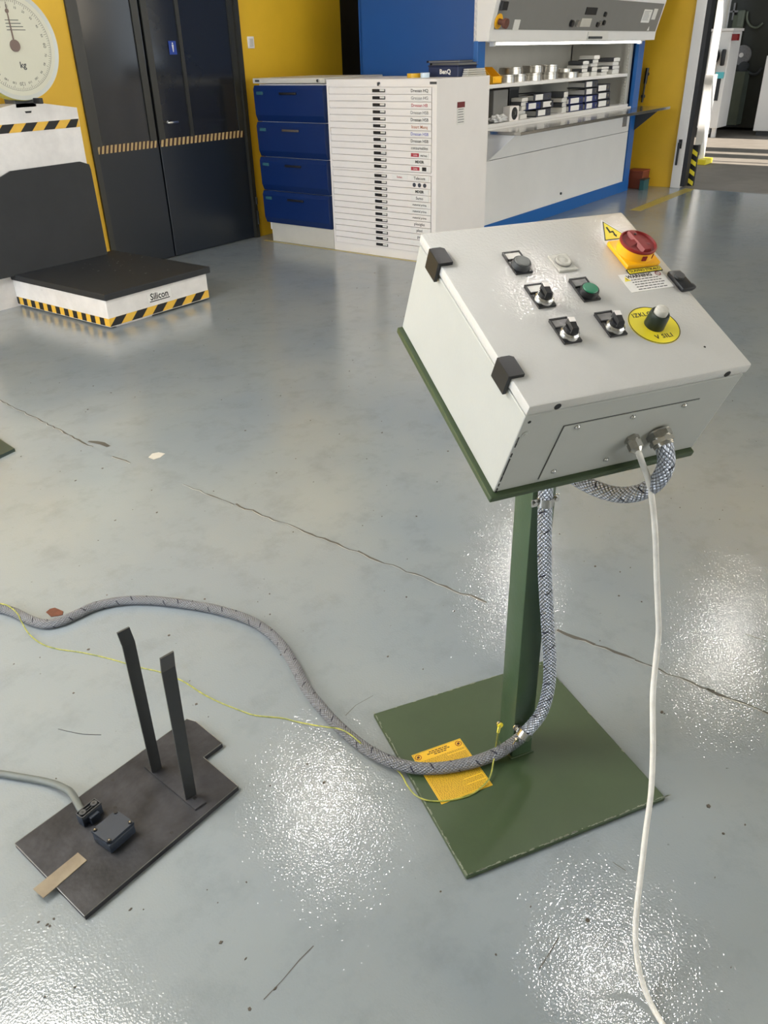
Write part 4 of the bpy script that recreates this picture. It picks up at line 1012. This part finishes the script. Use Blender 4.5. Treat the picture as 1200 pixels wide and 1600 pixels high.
# emergency stop disc
ex, ey = .2645*k_, .1055*k_; C_ = TL @ V((ex, ey, 0)); Tc = frame(C_, U, UPV); ER = .0395*k_
es = obj('emergency_stop', G().lathe([(ER, 0), (ER, .0008), (.001, .0008)], Tc, 64), m_ydisc, t)
g = G(); n_ = 72
for i in range(n_):
    Tt = Tc @ Matrix.Rotation(2*PI*i/n_, 4, 'Z'); g.box(ER-.0016, ER-.0004, -.002, .002, .0008, .0011, Tt)
obj('disc_outline', g, m_blk2, es)
g = G()
textg(g, 'IZKLOP', .0125, Tc @ Matrix.Translation((-ER*.08, ER*.60, .0009)), .0002, bold=.00012, space=1.12)
textg(g, 'V SILI', .0125, Tc @ Matrix.Translation((ER*.04, -ER*.62, .0009)), .0002, bold=.00012, space=1.12)
obj('lettering', g, m_blk2, es)
obj('collar', G().lathe([(.0168, .0008), (.0160, .022), (.0148, .0255), (.0125, .0255), (.0115, .022)], Tc, 36), mat('dark_green_collar', (30, 42, 34), .4), es, .5)
obj('plunger', G().lathe([(.0105, .018), (.0112, .029), (.0098, .034), (.005, .0355), (.001, .0355)], Tc, 28), m_clear, es, .7)
# main switch
x0, x1, y0, y1 = .291*k_, .354*k_, .228*k_, .292*k_
ms = obj('main_switch', G().box(x0, x1, y0, y1, .0, .009, TL, bev=.003), m_yplas, t, .5); C_ = TL @ V(((x0+x1)/2, (y0+y1)/2, .009)); Tc = frame(C_, U, UPV)
obj('drum', G().lathe([(.0330, -.001), (.0322, .002), (.0318, .0150), (.0308, .0165), (.0285, .0165)], Tc, 48), m_yplas, ms, .5)
g = G(); g.lathe([(.0326, .0155), (.0326, .0185), (.0308, .0200), (.0296, .0200), (.0284, .0170), (.001, .0170)], Tc, 48)
Tk = Tc @ Matrix.Rotation(math.radians(0), 4, 'Z')
g.loft([Tk @ V(p) for p in ((-.0095, -.0275, .0165), (.0095, -.0275, .0165), (.0095, .0275, .0165), (-.0095, .0275, .0165))], [Tk @ V(p) for p in ((-.006, -.0265, .0235), (.006, -.0265, .0235), (.006, .0265, .0225), (-.006, .0265, .0225))])
g.loft([Tk @ V(p) for p in ((-.024, -.009, .0165), (.024, -.009, .0165), (.024, .009, .0165), (-.024, .009, .0165))], [Tk @ V(p) for p in ((-.008, -.005, .021), (.008, -.005, .021), (.008, .005, .021), (-.008, .005, .021))])
kn = obj('knob', g, m_red, ms, .5)
g = G(); g.cyl(Tk @ V((0, .015, .022)), Tk @ V((0, .015, .0238)), .0022, n=12); obj('knob_hole', g, m_blk2, ms)
g = G()
for an in (-96, -60):
    Tt = Tc @ Matrix.Rotation(math.radians(an), 4, 'Z'); g.box(.0312, .0330, -.0042 if an < -90 else -.0015, .0042 if an < -90 else .0015, .004, .0125, Tt)
obj('index_window', g, m_red, ms)
# labels on the lid
yl = obj('switch_label', G().box(.290*k_, .353*k_, .2165*k_, .2275*k_, 0.0004, .0016, TL), m_blk2, t)
obj('label_field', G().box(.2912*k_, .3518*k_, .2177*k_, .2263*k_, .0016, .0019, TL), m_ylab, yl)
g = G(); textg(g, 'GLAVNO STIKALO', .0082, TL @ Matrix.Translation((.3215*k_, .222*k_, .0019)), .0002, bold=.0001, sx=.93); obj('lettering', g, m_blk2, yl)
wl = obj('warning_label', G().box(.270*k_, .349*k_, .178*k_, .2195*k_, 0, .0006, TL), m_wlab, t)
g = G(); textg(g, 'WARNING', .0105, TL @ Matrix.Translation((.305*k_, .2115*k_, .0006)), .0002, bold=.0003)
for i in range(5):
    x = .284*k_+.002*random.random()
    while x < .336*k_: l = random.uniform(.003, .009); g.box(x, x+l, (.2035-.0055*i)*k_, (.2035-.0055*i)*k_+.0016, .0006, .0008, TL); x += l+.0015
obj('lettering', g, m_blk2, wl)
g = G(); c0 = V((.279*k_, .2075*k_)); r = .0062
g.prism([(c0.x-r, c0.y-r*.8), (c0.x+r, c0.y-r*.8), (c0.x, c0.y+r)], .0006, .0009, TL); obj('yellow_triangle', g, m_ylab, wl)
g = G(); g.prism([(c0.x, c0.y+.003), (c0.x-.0015, c0.y), (c0.x+.0005, c0.y), (c0.x-.0005, c0.y-.0035), (c0.x+.0018, c0.y+.0005), (c0.x, c0.y+.0007)], .0009, .0011, TL); obj('bolt_mark', g, m_blk2, wl)
g = G(); c1 = TL @ V((.340*k_, .2115*k_, .0006)); Tc1 = frame(c1, U, UPV)
for i in range(24): g.box(.0042, .0055, -.0009, .0009, 0, .0003, Tc1 @ Matrix.Rotation(2*PI*i/24, 4, 'Z'))
g.box(-.0045, .0045, -.0006, .0006, 0, .0003, Tc1 @ Matrix.Rotation(-.8, 4, 'Z')); obj('prohibition_mark', g, m_red, wl)
a0, a1, a2 = V((.2925*k_, .300*k_)), V((.3455*k_, .300*k_)), V((.319*k_, .353*k_))
wt = obj('warning_triangle', G().prism([(a0.x, a0.y-.011), (a1.x, a1.y-.011), (a1.x+.001, a1.y), (a2.x+.0005, a2.y+.001), (a2.x-.0005, a2.y+.001), (a0.x-.001, a0.y)], 0, .0006, TL), m_wlab, t)
ce = (a0+a1+a2)/3
sc = lambda p, s: ((ce.x+(p.x-ce.x)*s), (ce.y+(p.y-ce.y)*s))
obj('triangle_border', G().prism([sc(a0, .90), sc(a1, .90), sc(a2, .90)], .0006, .0008, TL), m_blk2, wt)
obj('triangle_field', G().prism([sc(a0, .80), sc(a1, .80), sc(a2, .80)], .0008, .001, TL), m_ylab, wt)
bx, by = ce.x, ce.y
obj('bolt_mark', G().prism([(bx-.004, by+.017), (bx-.0005, by+.018), (bx-.0015, by+.005), (bx+.005, by+.006), (bx+.0035, by-.006), (bx+.006, by-.005), (bx+.002, by-.012), (bx-.001, by-.004), (bx+.001, by-.005), (bx+.0012, by+.002), (bx-.0055, by+.001)], .001, .0012, TL), m_blk2, wt)
g = G(); textg(g, '400V', .008, TL @ Matrix.Translation((ce.x-.013, a0.y-.0055, .0006)), .0002, bold=.0001); obj('lettering', g, m_blk2, wt)
g = G(); g.cyl(TL @ V((.317*k_, .048*k_, -.001)), TL @ V((.317*k_, .048*k_, .0004)), .002, n=8); obj('paint_nick', g, m_blk2, t)
# underside face: cover panel, screws, holes, glands.   x across, d below the lid face
TF = frame(BO+UPV*.002, U, -NN_)     # z = U x -N = towards viewer? fixed below
fn = TF.to_3x3() @ V((0, 0, 1)); sgn = 1 if fn.dot(-UPV) > 0 else -1
def FB(x, d, o=0.0): return BO + U*(x*k_) - NN_*(d*k_) + UPV*.002 - UPV*o
def fprism(g, pts, o0, o1):
    g.loft([FB(x, d, o0) for x, d in pts], [FB(x, d, o1) for x, d in pts]); return g
obj('cover_gap', fprism(G(), [(.0735, .0555), (.3085, .0565), (.3085, .175), (.0735, .175)], .0001, .0005), m_dgrey, t)
cvp = obj('cover_panel', fprism(G(), [(.075, .057), (.307, .058), (.307, .1745), (.075, .1745)], .0001, .0016), m_boxs, t)
for x, d in ((.098, .063), (.193, .066), (.283, .064), (.095, .160), (.188, .160)):
    c = FB(x, d, .0016); g = G(); Ts = frame(c, U, NN_ if False else (-NN_))
    g.cyl(c, FB(x, d, .0022), .0052, n=16); g.sph(FB(x, d, .002), .0040, n=12); obj('screw', g, m_steel, t, .6)
for x, d in ((.046, .0095), (.330, .0105)):
    obj('hole_plug', G().cyl(FB(x, d, .001), FB(x, d, .0025), .0058, n=20), m_blk, t)
obj('rivet', G().cyl(FB(.014, .058, -.001), FB(.014, .058, .0012), .0068, n=20).cyl(FB(.014, .058, .0012), FB(.014, .058, .0022), .003, n=12), m_boxs, t, .6)
obj('drain_hole', G().cyl(FB(.012, .033, -.001), FB(.012, .033, .0004), .0028, n=14), m_blk2, t)
g = G()
for i in range(26):
    d = .06+.125*random.random()**.8; l = random.uniform(.002, .009)
    g.cyl(FB(.0052, d, .0005), FB(.0052, min(d+l, .187), .0005), random.uniform(.0006, .0013), n=6)
o = obj('edge_chips', g, m_blk2, t); o['kind'] = 'stuff'
def hexprism(g, c, ax, r, h, n=6, rot=0):
    q = ax.to_track_quat('Z', 'Y').to_matrix().to_4x4(); q.translation = c+ax*(h/2)
    bmesh.ops.create_cone(g.bm, cap_ends=True, segments=n, radius1=r, radius2=r, depth=h, matrix=q @ Matrix.Rotation(rot, 4, 'Z'))
AX1 = (-UPV*.9 - V((0, 0, 1))*.25).normalized()
G1 = FB(.216, .119, .0); g = G(); hexprism(g, G1, AX1, .0130, .007); g.cyl(G1+AX1*.007, G1+AX1*.010, .0108, n=24); hexprism(g, G1+AX1*.010, AX1, .0125, .012, 6, .3); g.cyl(G1+AX1*.022, G1+AX1*.028, .0110, .0068, n=24)
gl1 = obj('cable_gland', g, m_dsteel, t, .5)
AX2 = (-UPV-V((0,0,1))*.45+U*.05).normalized()
G2 = FB(.264, .118, .0); g = G(); g.cyl(G2, G2+AX2*.003, .0200, n=28); hexprism(g, G2+AX2*.003, AX2, .0215, .009); g.cyl(G2+AX2*.012, G2+AX2*.015, .0180, n=28); hexprism(g, G2+AX2*.015, AX2, .0210, .007, 6, .4); g.cyl(G2+AX2*.022, G2+AX2*.025, .0175, n=28)
gl2 = obj('conduit_gland', g, m_dsteel, t, .5)
# instruction plate lying on the base
pa = [fz(*p, .0135) for p in ((643, 1180), (717, 1154), (771, 1225), (690, 1257))]
e1 = (pa[1]-pa[0]); e2 = (pa[3]-pa[0]); wI, hI = ((pa[1]-pa[0]).length+(pa[2]-pa[3]).length)/2, ((pa[3]-pa[0]).length+(pa[2]-pa[1]).length)/2
TI = frame(V((pa[0].x, pa[0].y, .0121)), e1, e2); 
if (TI.to_3x3() @ V((0, 0, 1))).z < 0:
    zx = e1.normalized(); zy = V((zx.y, -zx.x, 0)); TI = Matrix((zx, -zy, V((0, 0, 1)))).transposed().to_4x4(); TI.translation = V((pa[0].x, pa[0].y, .0121))
ip = obj('instruction_plate', G().box(0, wI, -hI, 0, 0, .0008, TI), m_instr, t)
g = G()
for a in ((.002, wI-.002, -.0026, -.0020), (.002, wI-.002, -hI+.0020, -hI+.0026), (.002, .0026, -hI+.002, -.002), (wI-.0026, wI-.002, -hI+.002, -.002)): g.box(*a, .0008, .0010, TI)
for i, s_ in enumerate((.36, .46, .22)):
    x = wI*(.5-s_/2)
    while x < wI*(.5+s_/2): l = random.uniform(.004, .009); g.box(x, x+l, -.010-i*.0055, -.0068-i*.0055, .0008, .0010, TI); x += l+.0016
y = -.029
while y > -hI+.006:
    x = .005; e = wI-.005 if random.random() < .8 else wI*.6
    while x < e: l = min(random.uniform(.002, .007), e-x); g.box(x, x+l, y-.0013, y, .0008, .0010, TI); x += l+.0012
    y -= .0033
obj('lettering', g, mat('olive_print', (96, 74, 20), .6), ip)
g = G()
for cxx in (.012, wI-.012):
    Tc1 = TI @ Matrix.Translation((cxx, -.0135, .0008))
    for i in range(28): g.box(.0066, .0082, -.001, .001, 0, .0003, Tc1 @ Matrix.Rotation(2*PI*i/28, 4, 'Z'))
    g.box(-.007, .007, -.0007, .0007, 0, .0003, Tc1 @ Matrix.Rotation(.8, 4, 'Z'))
obj('prohibition_mark', g, mat('brown_red_print', (120, 34, 16), .6), ip)
g = G()
for cxx in (.012, wI-.012): g.cyl(TI @ V((cxx, -.0135, .0008)), TI @ V((cxx, -.0135, .00095)), .0036, n=12)
obj('hand_mark', g, m_blk2, ip)

# hose clamps on the post (part of the stand)
HV = VV.dot(PC)-PV-.022
HR = .0145
def hp(px, py): return pln(px, py, VV, HV)
c1 = hp(852, 782); c2 = hp(820, 1146)
def clamp(c, ax, side):
    ax = ax.normalized(); q = ax.to_track_quat('Z', 'Y').to_matrix().to_4x4(); q.translation = c
    g = G(); n = 28; r0, r1, h = HR+.0006, HR+.0028, .009
    rr = []
    for (r, z) in ((r0, -h), (r1, -h), (r1, h), (r0, h)): rr.append([g.bm.verts.new(q @ V((r*math.cos(2*PI*i/n), r*math.sin(2*PI*i/n), z))) for i in range(n)])
    for k in range(4):
        a, b = rr[k], rr[(k+1) % 4]
        for i in range(n): g.bm.faces.new((a[i], a[(i+1) % n], b[(i+1) % n], b[i]))
    sd = side.normalized(); Te = frame(c, sd, ax)
    for s in (1, -1):
        g.box(s*(HR+.001) if s > 0 else -(HR+.016), (HR+.016) if s > 0 else -(HR+.001), -.008, .008, -.0015, .0015, Te)
        p = c+sd*(s*(HR+.010)); nz = Te.to_3x3() @ V((0, 0, 1)); g.cyl(p-nz*.006, p+nz*.006, .0045, n=6)
    return obj('hose_clamp', g, m_steel, t, .5)
clamp(c1, V((0, 0, 1)), U); 
clamp(c2, hp(838, 1110)-hp(800, 1168), V((U.x, U.y, .55)).normalized())
g = G(); bpt = PC+U*(-PU)+VV*0+V((0, 0, 0))
ew = pln(780, 1131, VV, VV.dot(PC)-PV-.001); g.cyl(ew+VV*.002, ew-VV*.006, .0045, n=6).cyl(ew+VV*.002, ew-VV*.002, .007, n=16); obj('earth_screw', g, m_steel, t, .5)
ew2 = pln(806, 1136, VV, VV.dot(PC)-PV-.001); g = G(); g.cyl(ew2+VV*.002, ew2-VV*.012, .006, n=8).cyl(ew2, ew2-VV*.003, .009, n=16); obj('clamp_bolt', g, m_steel, t, .5)

# ------------------------------------------------------------------ armoured hose
zz = V((0, 0, 1))
def fd(px, py, depth): return EYE+ray(px, py)*depth
c_top = hp(853, 760); dt_ = (c_top-EYE).dot(FW)
g2d = (G2+AX2*.026-EYE).dot(FW)
loop = [G2+AX2*.012, G2+AX2*.028]
for a, b, f in ((1041, 722, .04), (1034, 743, .10), (1018, 760, .2), (995, 771, .33), (965, 773, .48), (935, 765, .62), (908, 752, .75), (884, 738, .86), (866, 734, .94), (855, 742, .99)):
    loop.append(fd(a, b, g2d*(1-f)+dt_*f))
loop.append(c_top)
vert = [hp(852, 782), hp(851, 830), hp(851, 880), hp(853, 930), hp(856, 980), hp(859, 1030), hp(857, 1075), hp(845, 1115), hp(820, 1146)]
zb = .012+HR
flo = [fz(795, 1166, zb+.022), fz(770, 1180, zb+.008), fz(735, 1192, zb), fz(690, 1200, zb), fz(650, 1200, zb), fz(610, 1190, zb-.001), fz(575, 1172, zb-.008), fz(540, 1145, HR), fz(510, 1115, HR), fz(478, 1075, HR), fz(460, 1040, HR), fz(440, 1008, HR), fz(415, 984, HR), fz(385, 967, HR), fz(340, 953, HR), fz(290, 944, HR), fz(235, 938, HR), fz(190, 939, HR), fz(150, 947, HR), fz(120, 960, HR), fz(95, 971, HR), fz(70, 975, HR), fz(45, 968, HR), fz(20, 956, HR), fz(-10, 950, HR), fz(-60, 952, HR), fz(-120, 970, HR)]
path1 = smooth_path(loop+vert, 12); path2 = smooth_path([vert[-2]]+[vert[-1]]+flo, 10)[10:]
t = thing('braided_hose', 'thick silver braided steel hose running from control box down to the floor', 'hose', vert[4])
obj('hose_section', G().tube(path1, HR, 24, True), m_braid, t, 1.2)
obj('hose_section', G().tube(path2, HR, 24, True), m_braid2, t, 1.2)
obj('end_sleeve', G().cyl(G2+AX2*.020, G2+AX2*.028, HR+.0022, n=24), m_dsteel, t, .6)

# ------------------------------------------------------------------ white cable
CR = .0052
cp_ = [((992, 700), None), ((1003, 722), .905), ((1013, 750), .868), ((1020, 790), .82), ((1024, 840), .765), ((1026, 900), .695), ((1028, 950), .635), ((1029, 990), .585), ((1024, 1040), .525), ((1020, 1085), .475), ((1020, 1130), .43), ((1020, 1180), .378), ((1017, 1240), .318), ((1009, 1300), .258), ((1002, 1360), .198), ((996, 1410), .148), ((993, 1455), .10), ((996, 1500), .058), ((1004, 1535), .030), ((1017, 1568), .012), ((1034, 1598), CR), ((1062, 1640), CR), ((1100, 1690), CR)]
pts = [G1+AX1*.018, G1+AX1*.032]
for (a, z) in cp_:
    if z is not None: pts.append(fz(*a, z))
t = thing('white_cable', 'white power cable hanging from control box to the floor', 'cable', pts[-1])
obj('jacket', G().tube(smooth_path(pts, 8), CR, 16), m_cable, t, 1.2)
obj('cable_sleeve', G().cyl(G1+AX1*.024, G1+AX1*.031, CR+.0012, n=16), m_clear, t, .6)

# ------------------------------------------------------------------ yellow-green earth wire
wr = .0019
wp = [ew-VV*.006, pln(778, 1145, VV, VV.dot(PC)-PV-.012), fz(775, 1165, .052), fz(771, 1190, .035), fz(765, 1215, .022), fz(750, 1232, .016), fz(730, 1244, .014), fz(700, 1251, .014), fz(670, 1251, .014), fz(650, 1243, .014), fz(637, 1228, .013), fz(627, 1210, .008), fz(612, 1196, .004),
      fz(590, 1178, .004), fz(572, 1168, .02), fz(560, 1158, .034), fz(545, 1146, .035), fz(530, 1139, .034), fz(510, 1136, .033), fz(490, 1133, .016), fz(465, 1128, .003), fz(440, 1122, wr), fz(400, 1118, wr), fz(375, 1110, wr), fz(340, 1096, wr), fz(315, 1083, wr), fz(285, 1064, wr), fz(250, 1050, wr), fz(215, 1042, wr), fz(170, 1029, wr), fz(130, 1020, wr), fz(90, 1014, wr), fz(65, 1006, wr), fz(45, 990, wr+.004), fz(34, 972, .012), fz(28, 960, .03), fz(18, 950, .034), fz(5, 944, .033), fz(-20, 942, .02), fz(-60, 950, .01)]
t = thing('earth_wire', 'thin yellow-green earth wire snaking across the floor', 'wire', wp[20])
obj('wire', G().tube(smooth_path(wp, 8), wr, 8), m_wire, t, 1.2)
obj('cable_lug', G().cyl(ew-VV*.003, wp[1], .0042, .003, n=12).cyl(ew-VV*.005, ew-VV*.007, .007, n=16), m_ylab, t, .6)

# ------------------------------------------------------------------ steel plate with two upright bars and switch box
def q2(px, py, z=.014): p = fz(px, py, z); return (p.x, p.y)
out = [q2(23, 1318), q2(132, 1431), q2(372, 1228), q2(318, 1183), q2(347, 1161), q2(306, 1127), q2(292, 1123)]
PZ = .014
t = thing('steel_fixture', 'dark steel plate with two upright flat bars and switch box', 'fixture', (0.62, 1.2, 0))
bm_ = G(); bm_.prism(out, 0, PZ); pt_ = obj('floor_plate', bm_, m_black_steel, t)
g = G(); oc = [V((a, b, 0)) for a, b in out]
for i in range(len(oc)):
    a, b = oc[i], oc[(i+1) % len(oc)]
    g.cyl(a+V((0, 0, PZ-.0006)), b+V((0, 0, PZ-.0006)), .0011, n=6)
obj('worn_edge', g, m_edge, pt_)
g = G()
for p in ((176, 1219), (180, 1262), (268, 1301)): c = fz(*p, PZ); g.cyl((c.x, c.y, PZ-.001), (c.x, c.y, PZ+.0004), .0042, n=14)
obj('bolt_hole', g, m_blk2, t)
# foot of the bars
ft = [q2(225, 1198, PZ+.004), q2(305, 1265, PZ+.004), q2(322, 1253, PZ+.004), q2(306, 1240, PZ+.004), q2(254, 1190, PZ+.004), q2(246, 1184, PZ+.004)]
obj('bar_foot', G().prism(ft, PZ, PZ+.005), m_black_steel, t)
c = fz(304, 1248, PZ+.005); obj('foot_bolt', G().cyl((c.x, c.y, PZ+.004), (c.x, c.y, PZ+.0075), .004, n=6), m_steel, t)
def solve_bar(bl, br, tl, tr, kl, kr, lean):
    """upright flat bar: foot corners bl, br on the plate; kink and head heights follow the photo"""
    B0, B1 = fz(*bl, PZ+.005), fz(*br, PZ+.005); wv = (B1-B0); wv.z = 0; th = V((wv.y, -wv.x, 0)).normalized()
    if th.dot(V((-1, -1, 0))) < 0: th = -th
    def zof(p, B):   # height where the ray passes the foot's plumb plane
        n = th; q = pln(p[0], p[1], n, n.dot(B)); return q
    K0, K1 = zof(kl, B0), zof(kr, B1); H0, H1 = zof(tl, B0), zof(tr, B1)
    zk = (K0.z+K1.z)/2; zh = (H0.z+H1.z)/2
    k0, k1 = K0.copy(), K1.copy(); T_ = .005
    sl = (zh-zk)
    h0 = k0+V((0, 0, sl))+(H0-K0-V((0, 0, H0.z-K0.z)))+th*lean; h1 = k1+V((0, 0, sl))+(H1-K1-V((0, 0, H1.z-K1.z)))+th*lean
    g = G()
    rows = [(B0, B1), (k0, k1), (h0, h1)]
    vs = [[g.bm.verts.new(a), g.bm.verts.new(b), g.bm.verts.new(b-th*T_), g.bm.verts.new(a-th*T_)] for a, b in rows]
    for r0, r1 in zip(vs, vs[1:]):
        for i in range(4): g.bm.faces.new((r0[i], r0[(i+1) % 4], r1[(i+1) % 4], r1[i]))
    g.bm.faces.new(vs[0][::-1]); g.bm.faces.new(vs[-1])
    return obj('upright_bar', g, m_bar, t), zh, wv.length
b1 = solve_bar((238, 1208), (253, 1199), (180, 987), (199, 977), (192, 1012), (211, 1002), .010)
b2 = solve_bar((291, 1250), (307, 1241), (254, 1034), (275, 1022), (253, 1052), (274, 1040), -.010)
print('BARS', b1[1:], b2[1:])
# switch box
TS = None
ps = [fz(*p, PZ+.05) for p in ((139, 1293), (171, 1269), (213, 1287), (168, 1325))]
e = V((1, 0.0, 0)); sw0 = fz(166, 1325, PZ+.0); 
ctr = fz(176, 1292, PZ+.032)
TSm = frame(V((ctr.x, ctr.y, PZ)), (math.cos(.03), math.sin(.03), 0), (-math.sin(.03), math.cos(.03), 0))
g = G(); g.box(-.034, .034, -.030, .030, 0, .026, TSm, bev=.003)
sb = obj('switch_box', g, m_swbox, t, .5)
cv = obj('box_cover', G().prism([(-.034, -.022), (-.026, -.030), (.034, -.030), (.034, .022), (.026, .030), (-.034, .030)], .026, .034, TSm), m_swbox, t)
g = G()
for a, b in ((-.028, .024), (-.028, -.024), (.028, -.024), (.028, .024)): g.cyl(TSm @ V((a, b, .03)), TSm @ V((a, b, .0365)), .0045, n=16)
obj('cover_screw', g, m_blk, t, .6)
g = G()
for a, b in ((-.028, .024), (-.028, -.024), (.028, -.024)): g.cyl(TSm @ V((a, b, .0365)), TSm @ V((a, b, .037)), .002, n=10)
obj('screw_head', g, m_steel, t, .6)
cc = fz(138, 1263, PZ+.03)
TC = frame(V((cc.x, cc.y, PZ)), (math.cos(.03), math.sin(.03), 0), (-math.sin(.03), math.cos(.03), 0))
g = G(); g.box(-.026, .026, -.012, .012, 0, .026, TC, bev=.002)
sd_ = obj('strain_relief', g, m_swbox, t, .5)
g = G()
for a in ((-.026, .026, .010, .012), (-.026, .026, -.012, -.010), (-.026, -.024, -.012, .012), (.024, .026, -.012, .012)): g.box(*a, .026, .031, TC)
for a in (-.015, .015): g.cyl(TC @ V((a, 0, .026)), TC @ V((a, 0, .033)), .0075, n=18)
g.box(-.010, .010, -.004, -.0025, .026, .030, TC).box(-.010, .010, .0025, .004, .026, .030, TC)
obj('relief_rib', g, m_dgrey, sd_, .5)
g = G()
for a in (-.015, .015): g.cyl(TC @ V((a, 0, .033)), TC @ V((a, 0, .0335)), .0028, n=12)
obj('relief_screw', g, m_blk2, sd_)
obj('neck', G().box(-.012, .012, -.022, -.008, .0, .022, TC, bev=.002), m_swbox, t)
# grey cable entering the switch box
gp = [TC @ V((-.002, .006, .013)), TC @ V((-.006, .020, .014)), fz(112, 1240, .026), fz(99, 1231, .021), fz(82, 1224, .014), fz(60, 1219, .0095), fz(30, 1214, .009), fz(0, 1209, .009), fz(-40, 1204, .009), fz(-90, 1200, .009)]
o = obj('grey_cable', G().tube(smooth_path(gp, 8), .0085, 16), m_gcable, None, 1.2)
tag(o, 'grey cable entering from left edge into the dark switch box', 'cable')
# tan strip lying over the plate edge
st = [fz(124, 1331, PZ+.001), fz(136, 1343, PZ+.001)]
a0 = V(q2(122, 1333, PZ)+(0,)); a1 = V(q2(136, 1345, PZ)+(0,)); b0 = V(q2(52, 1390, PZ)+(0,)); b1_ = V(q2(68, 1404, PZ)+(0,))
o = obj('flat_strip', G().prism([(p.x, p.y) for p in (a0, a1, b1_, b0)], PZ+.0003, PZ+.0022), m_strip, None)
tag(o, 'flat tan strip jutting over the left edge of the dark steel plate', 'strip')
# leaf-like brown scrap and thin wire on the floor, white flake
p = [fz(*a, 0) for a in ((72, 957), (78, 952), (86, 950), (93, 953), (99, 956), (98, 961), (90, 963), (80, 964))]
o = obj('paper_scrap', G().prism([(a.x, a.y) for a in p], 0, .0018), m_rust, None); tag(o, 'rust-brown scrap on the floor behind the hose', 'scrap')
p = [fz(*a, .001) for a in ((91, 1139), (108, 1143), (130, 1147), (158, 1148))]
o = obj('wire_piece', G().tube(smooth_path(p, 6), .0008, 6), m_dgrey, None); tag(o, 'short bit of thin dark wire on the pale floor', 'wire')
p = [fz(*a, 0) for a in ((232, 715), (238, 709), (248, 707), (258, 709), (250, 715), (240, 718))]
o = obj('paint_flake', G().prism([(a.x, a.y) for a in p], 0, .0015), m_pale, None); tag(o, 'pale paint flake beside the floor joint', 'flake')
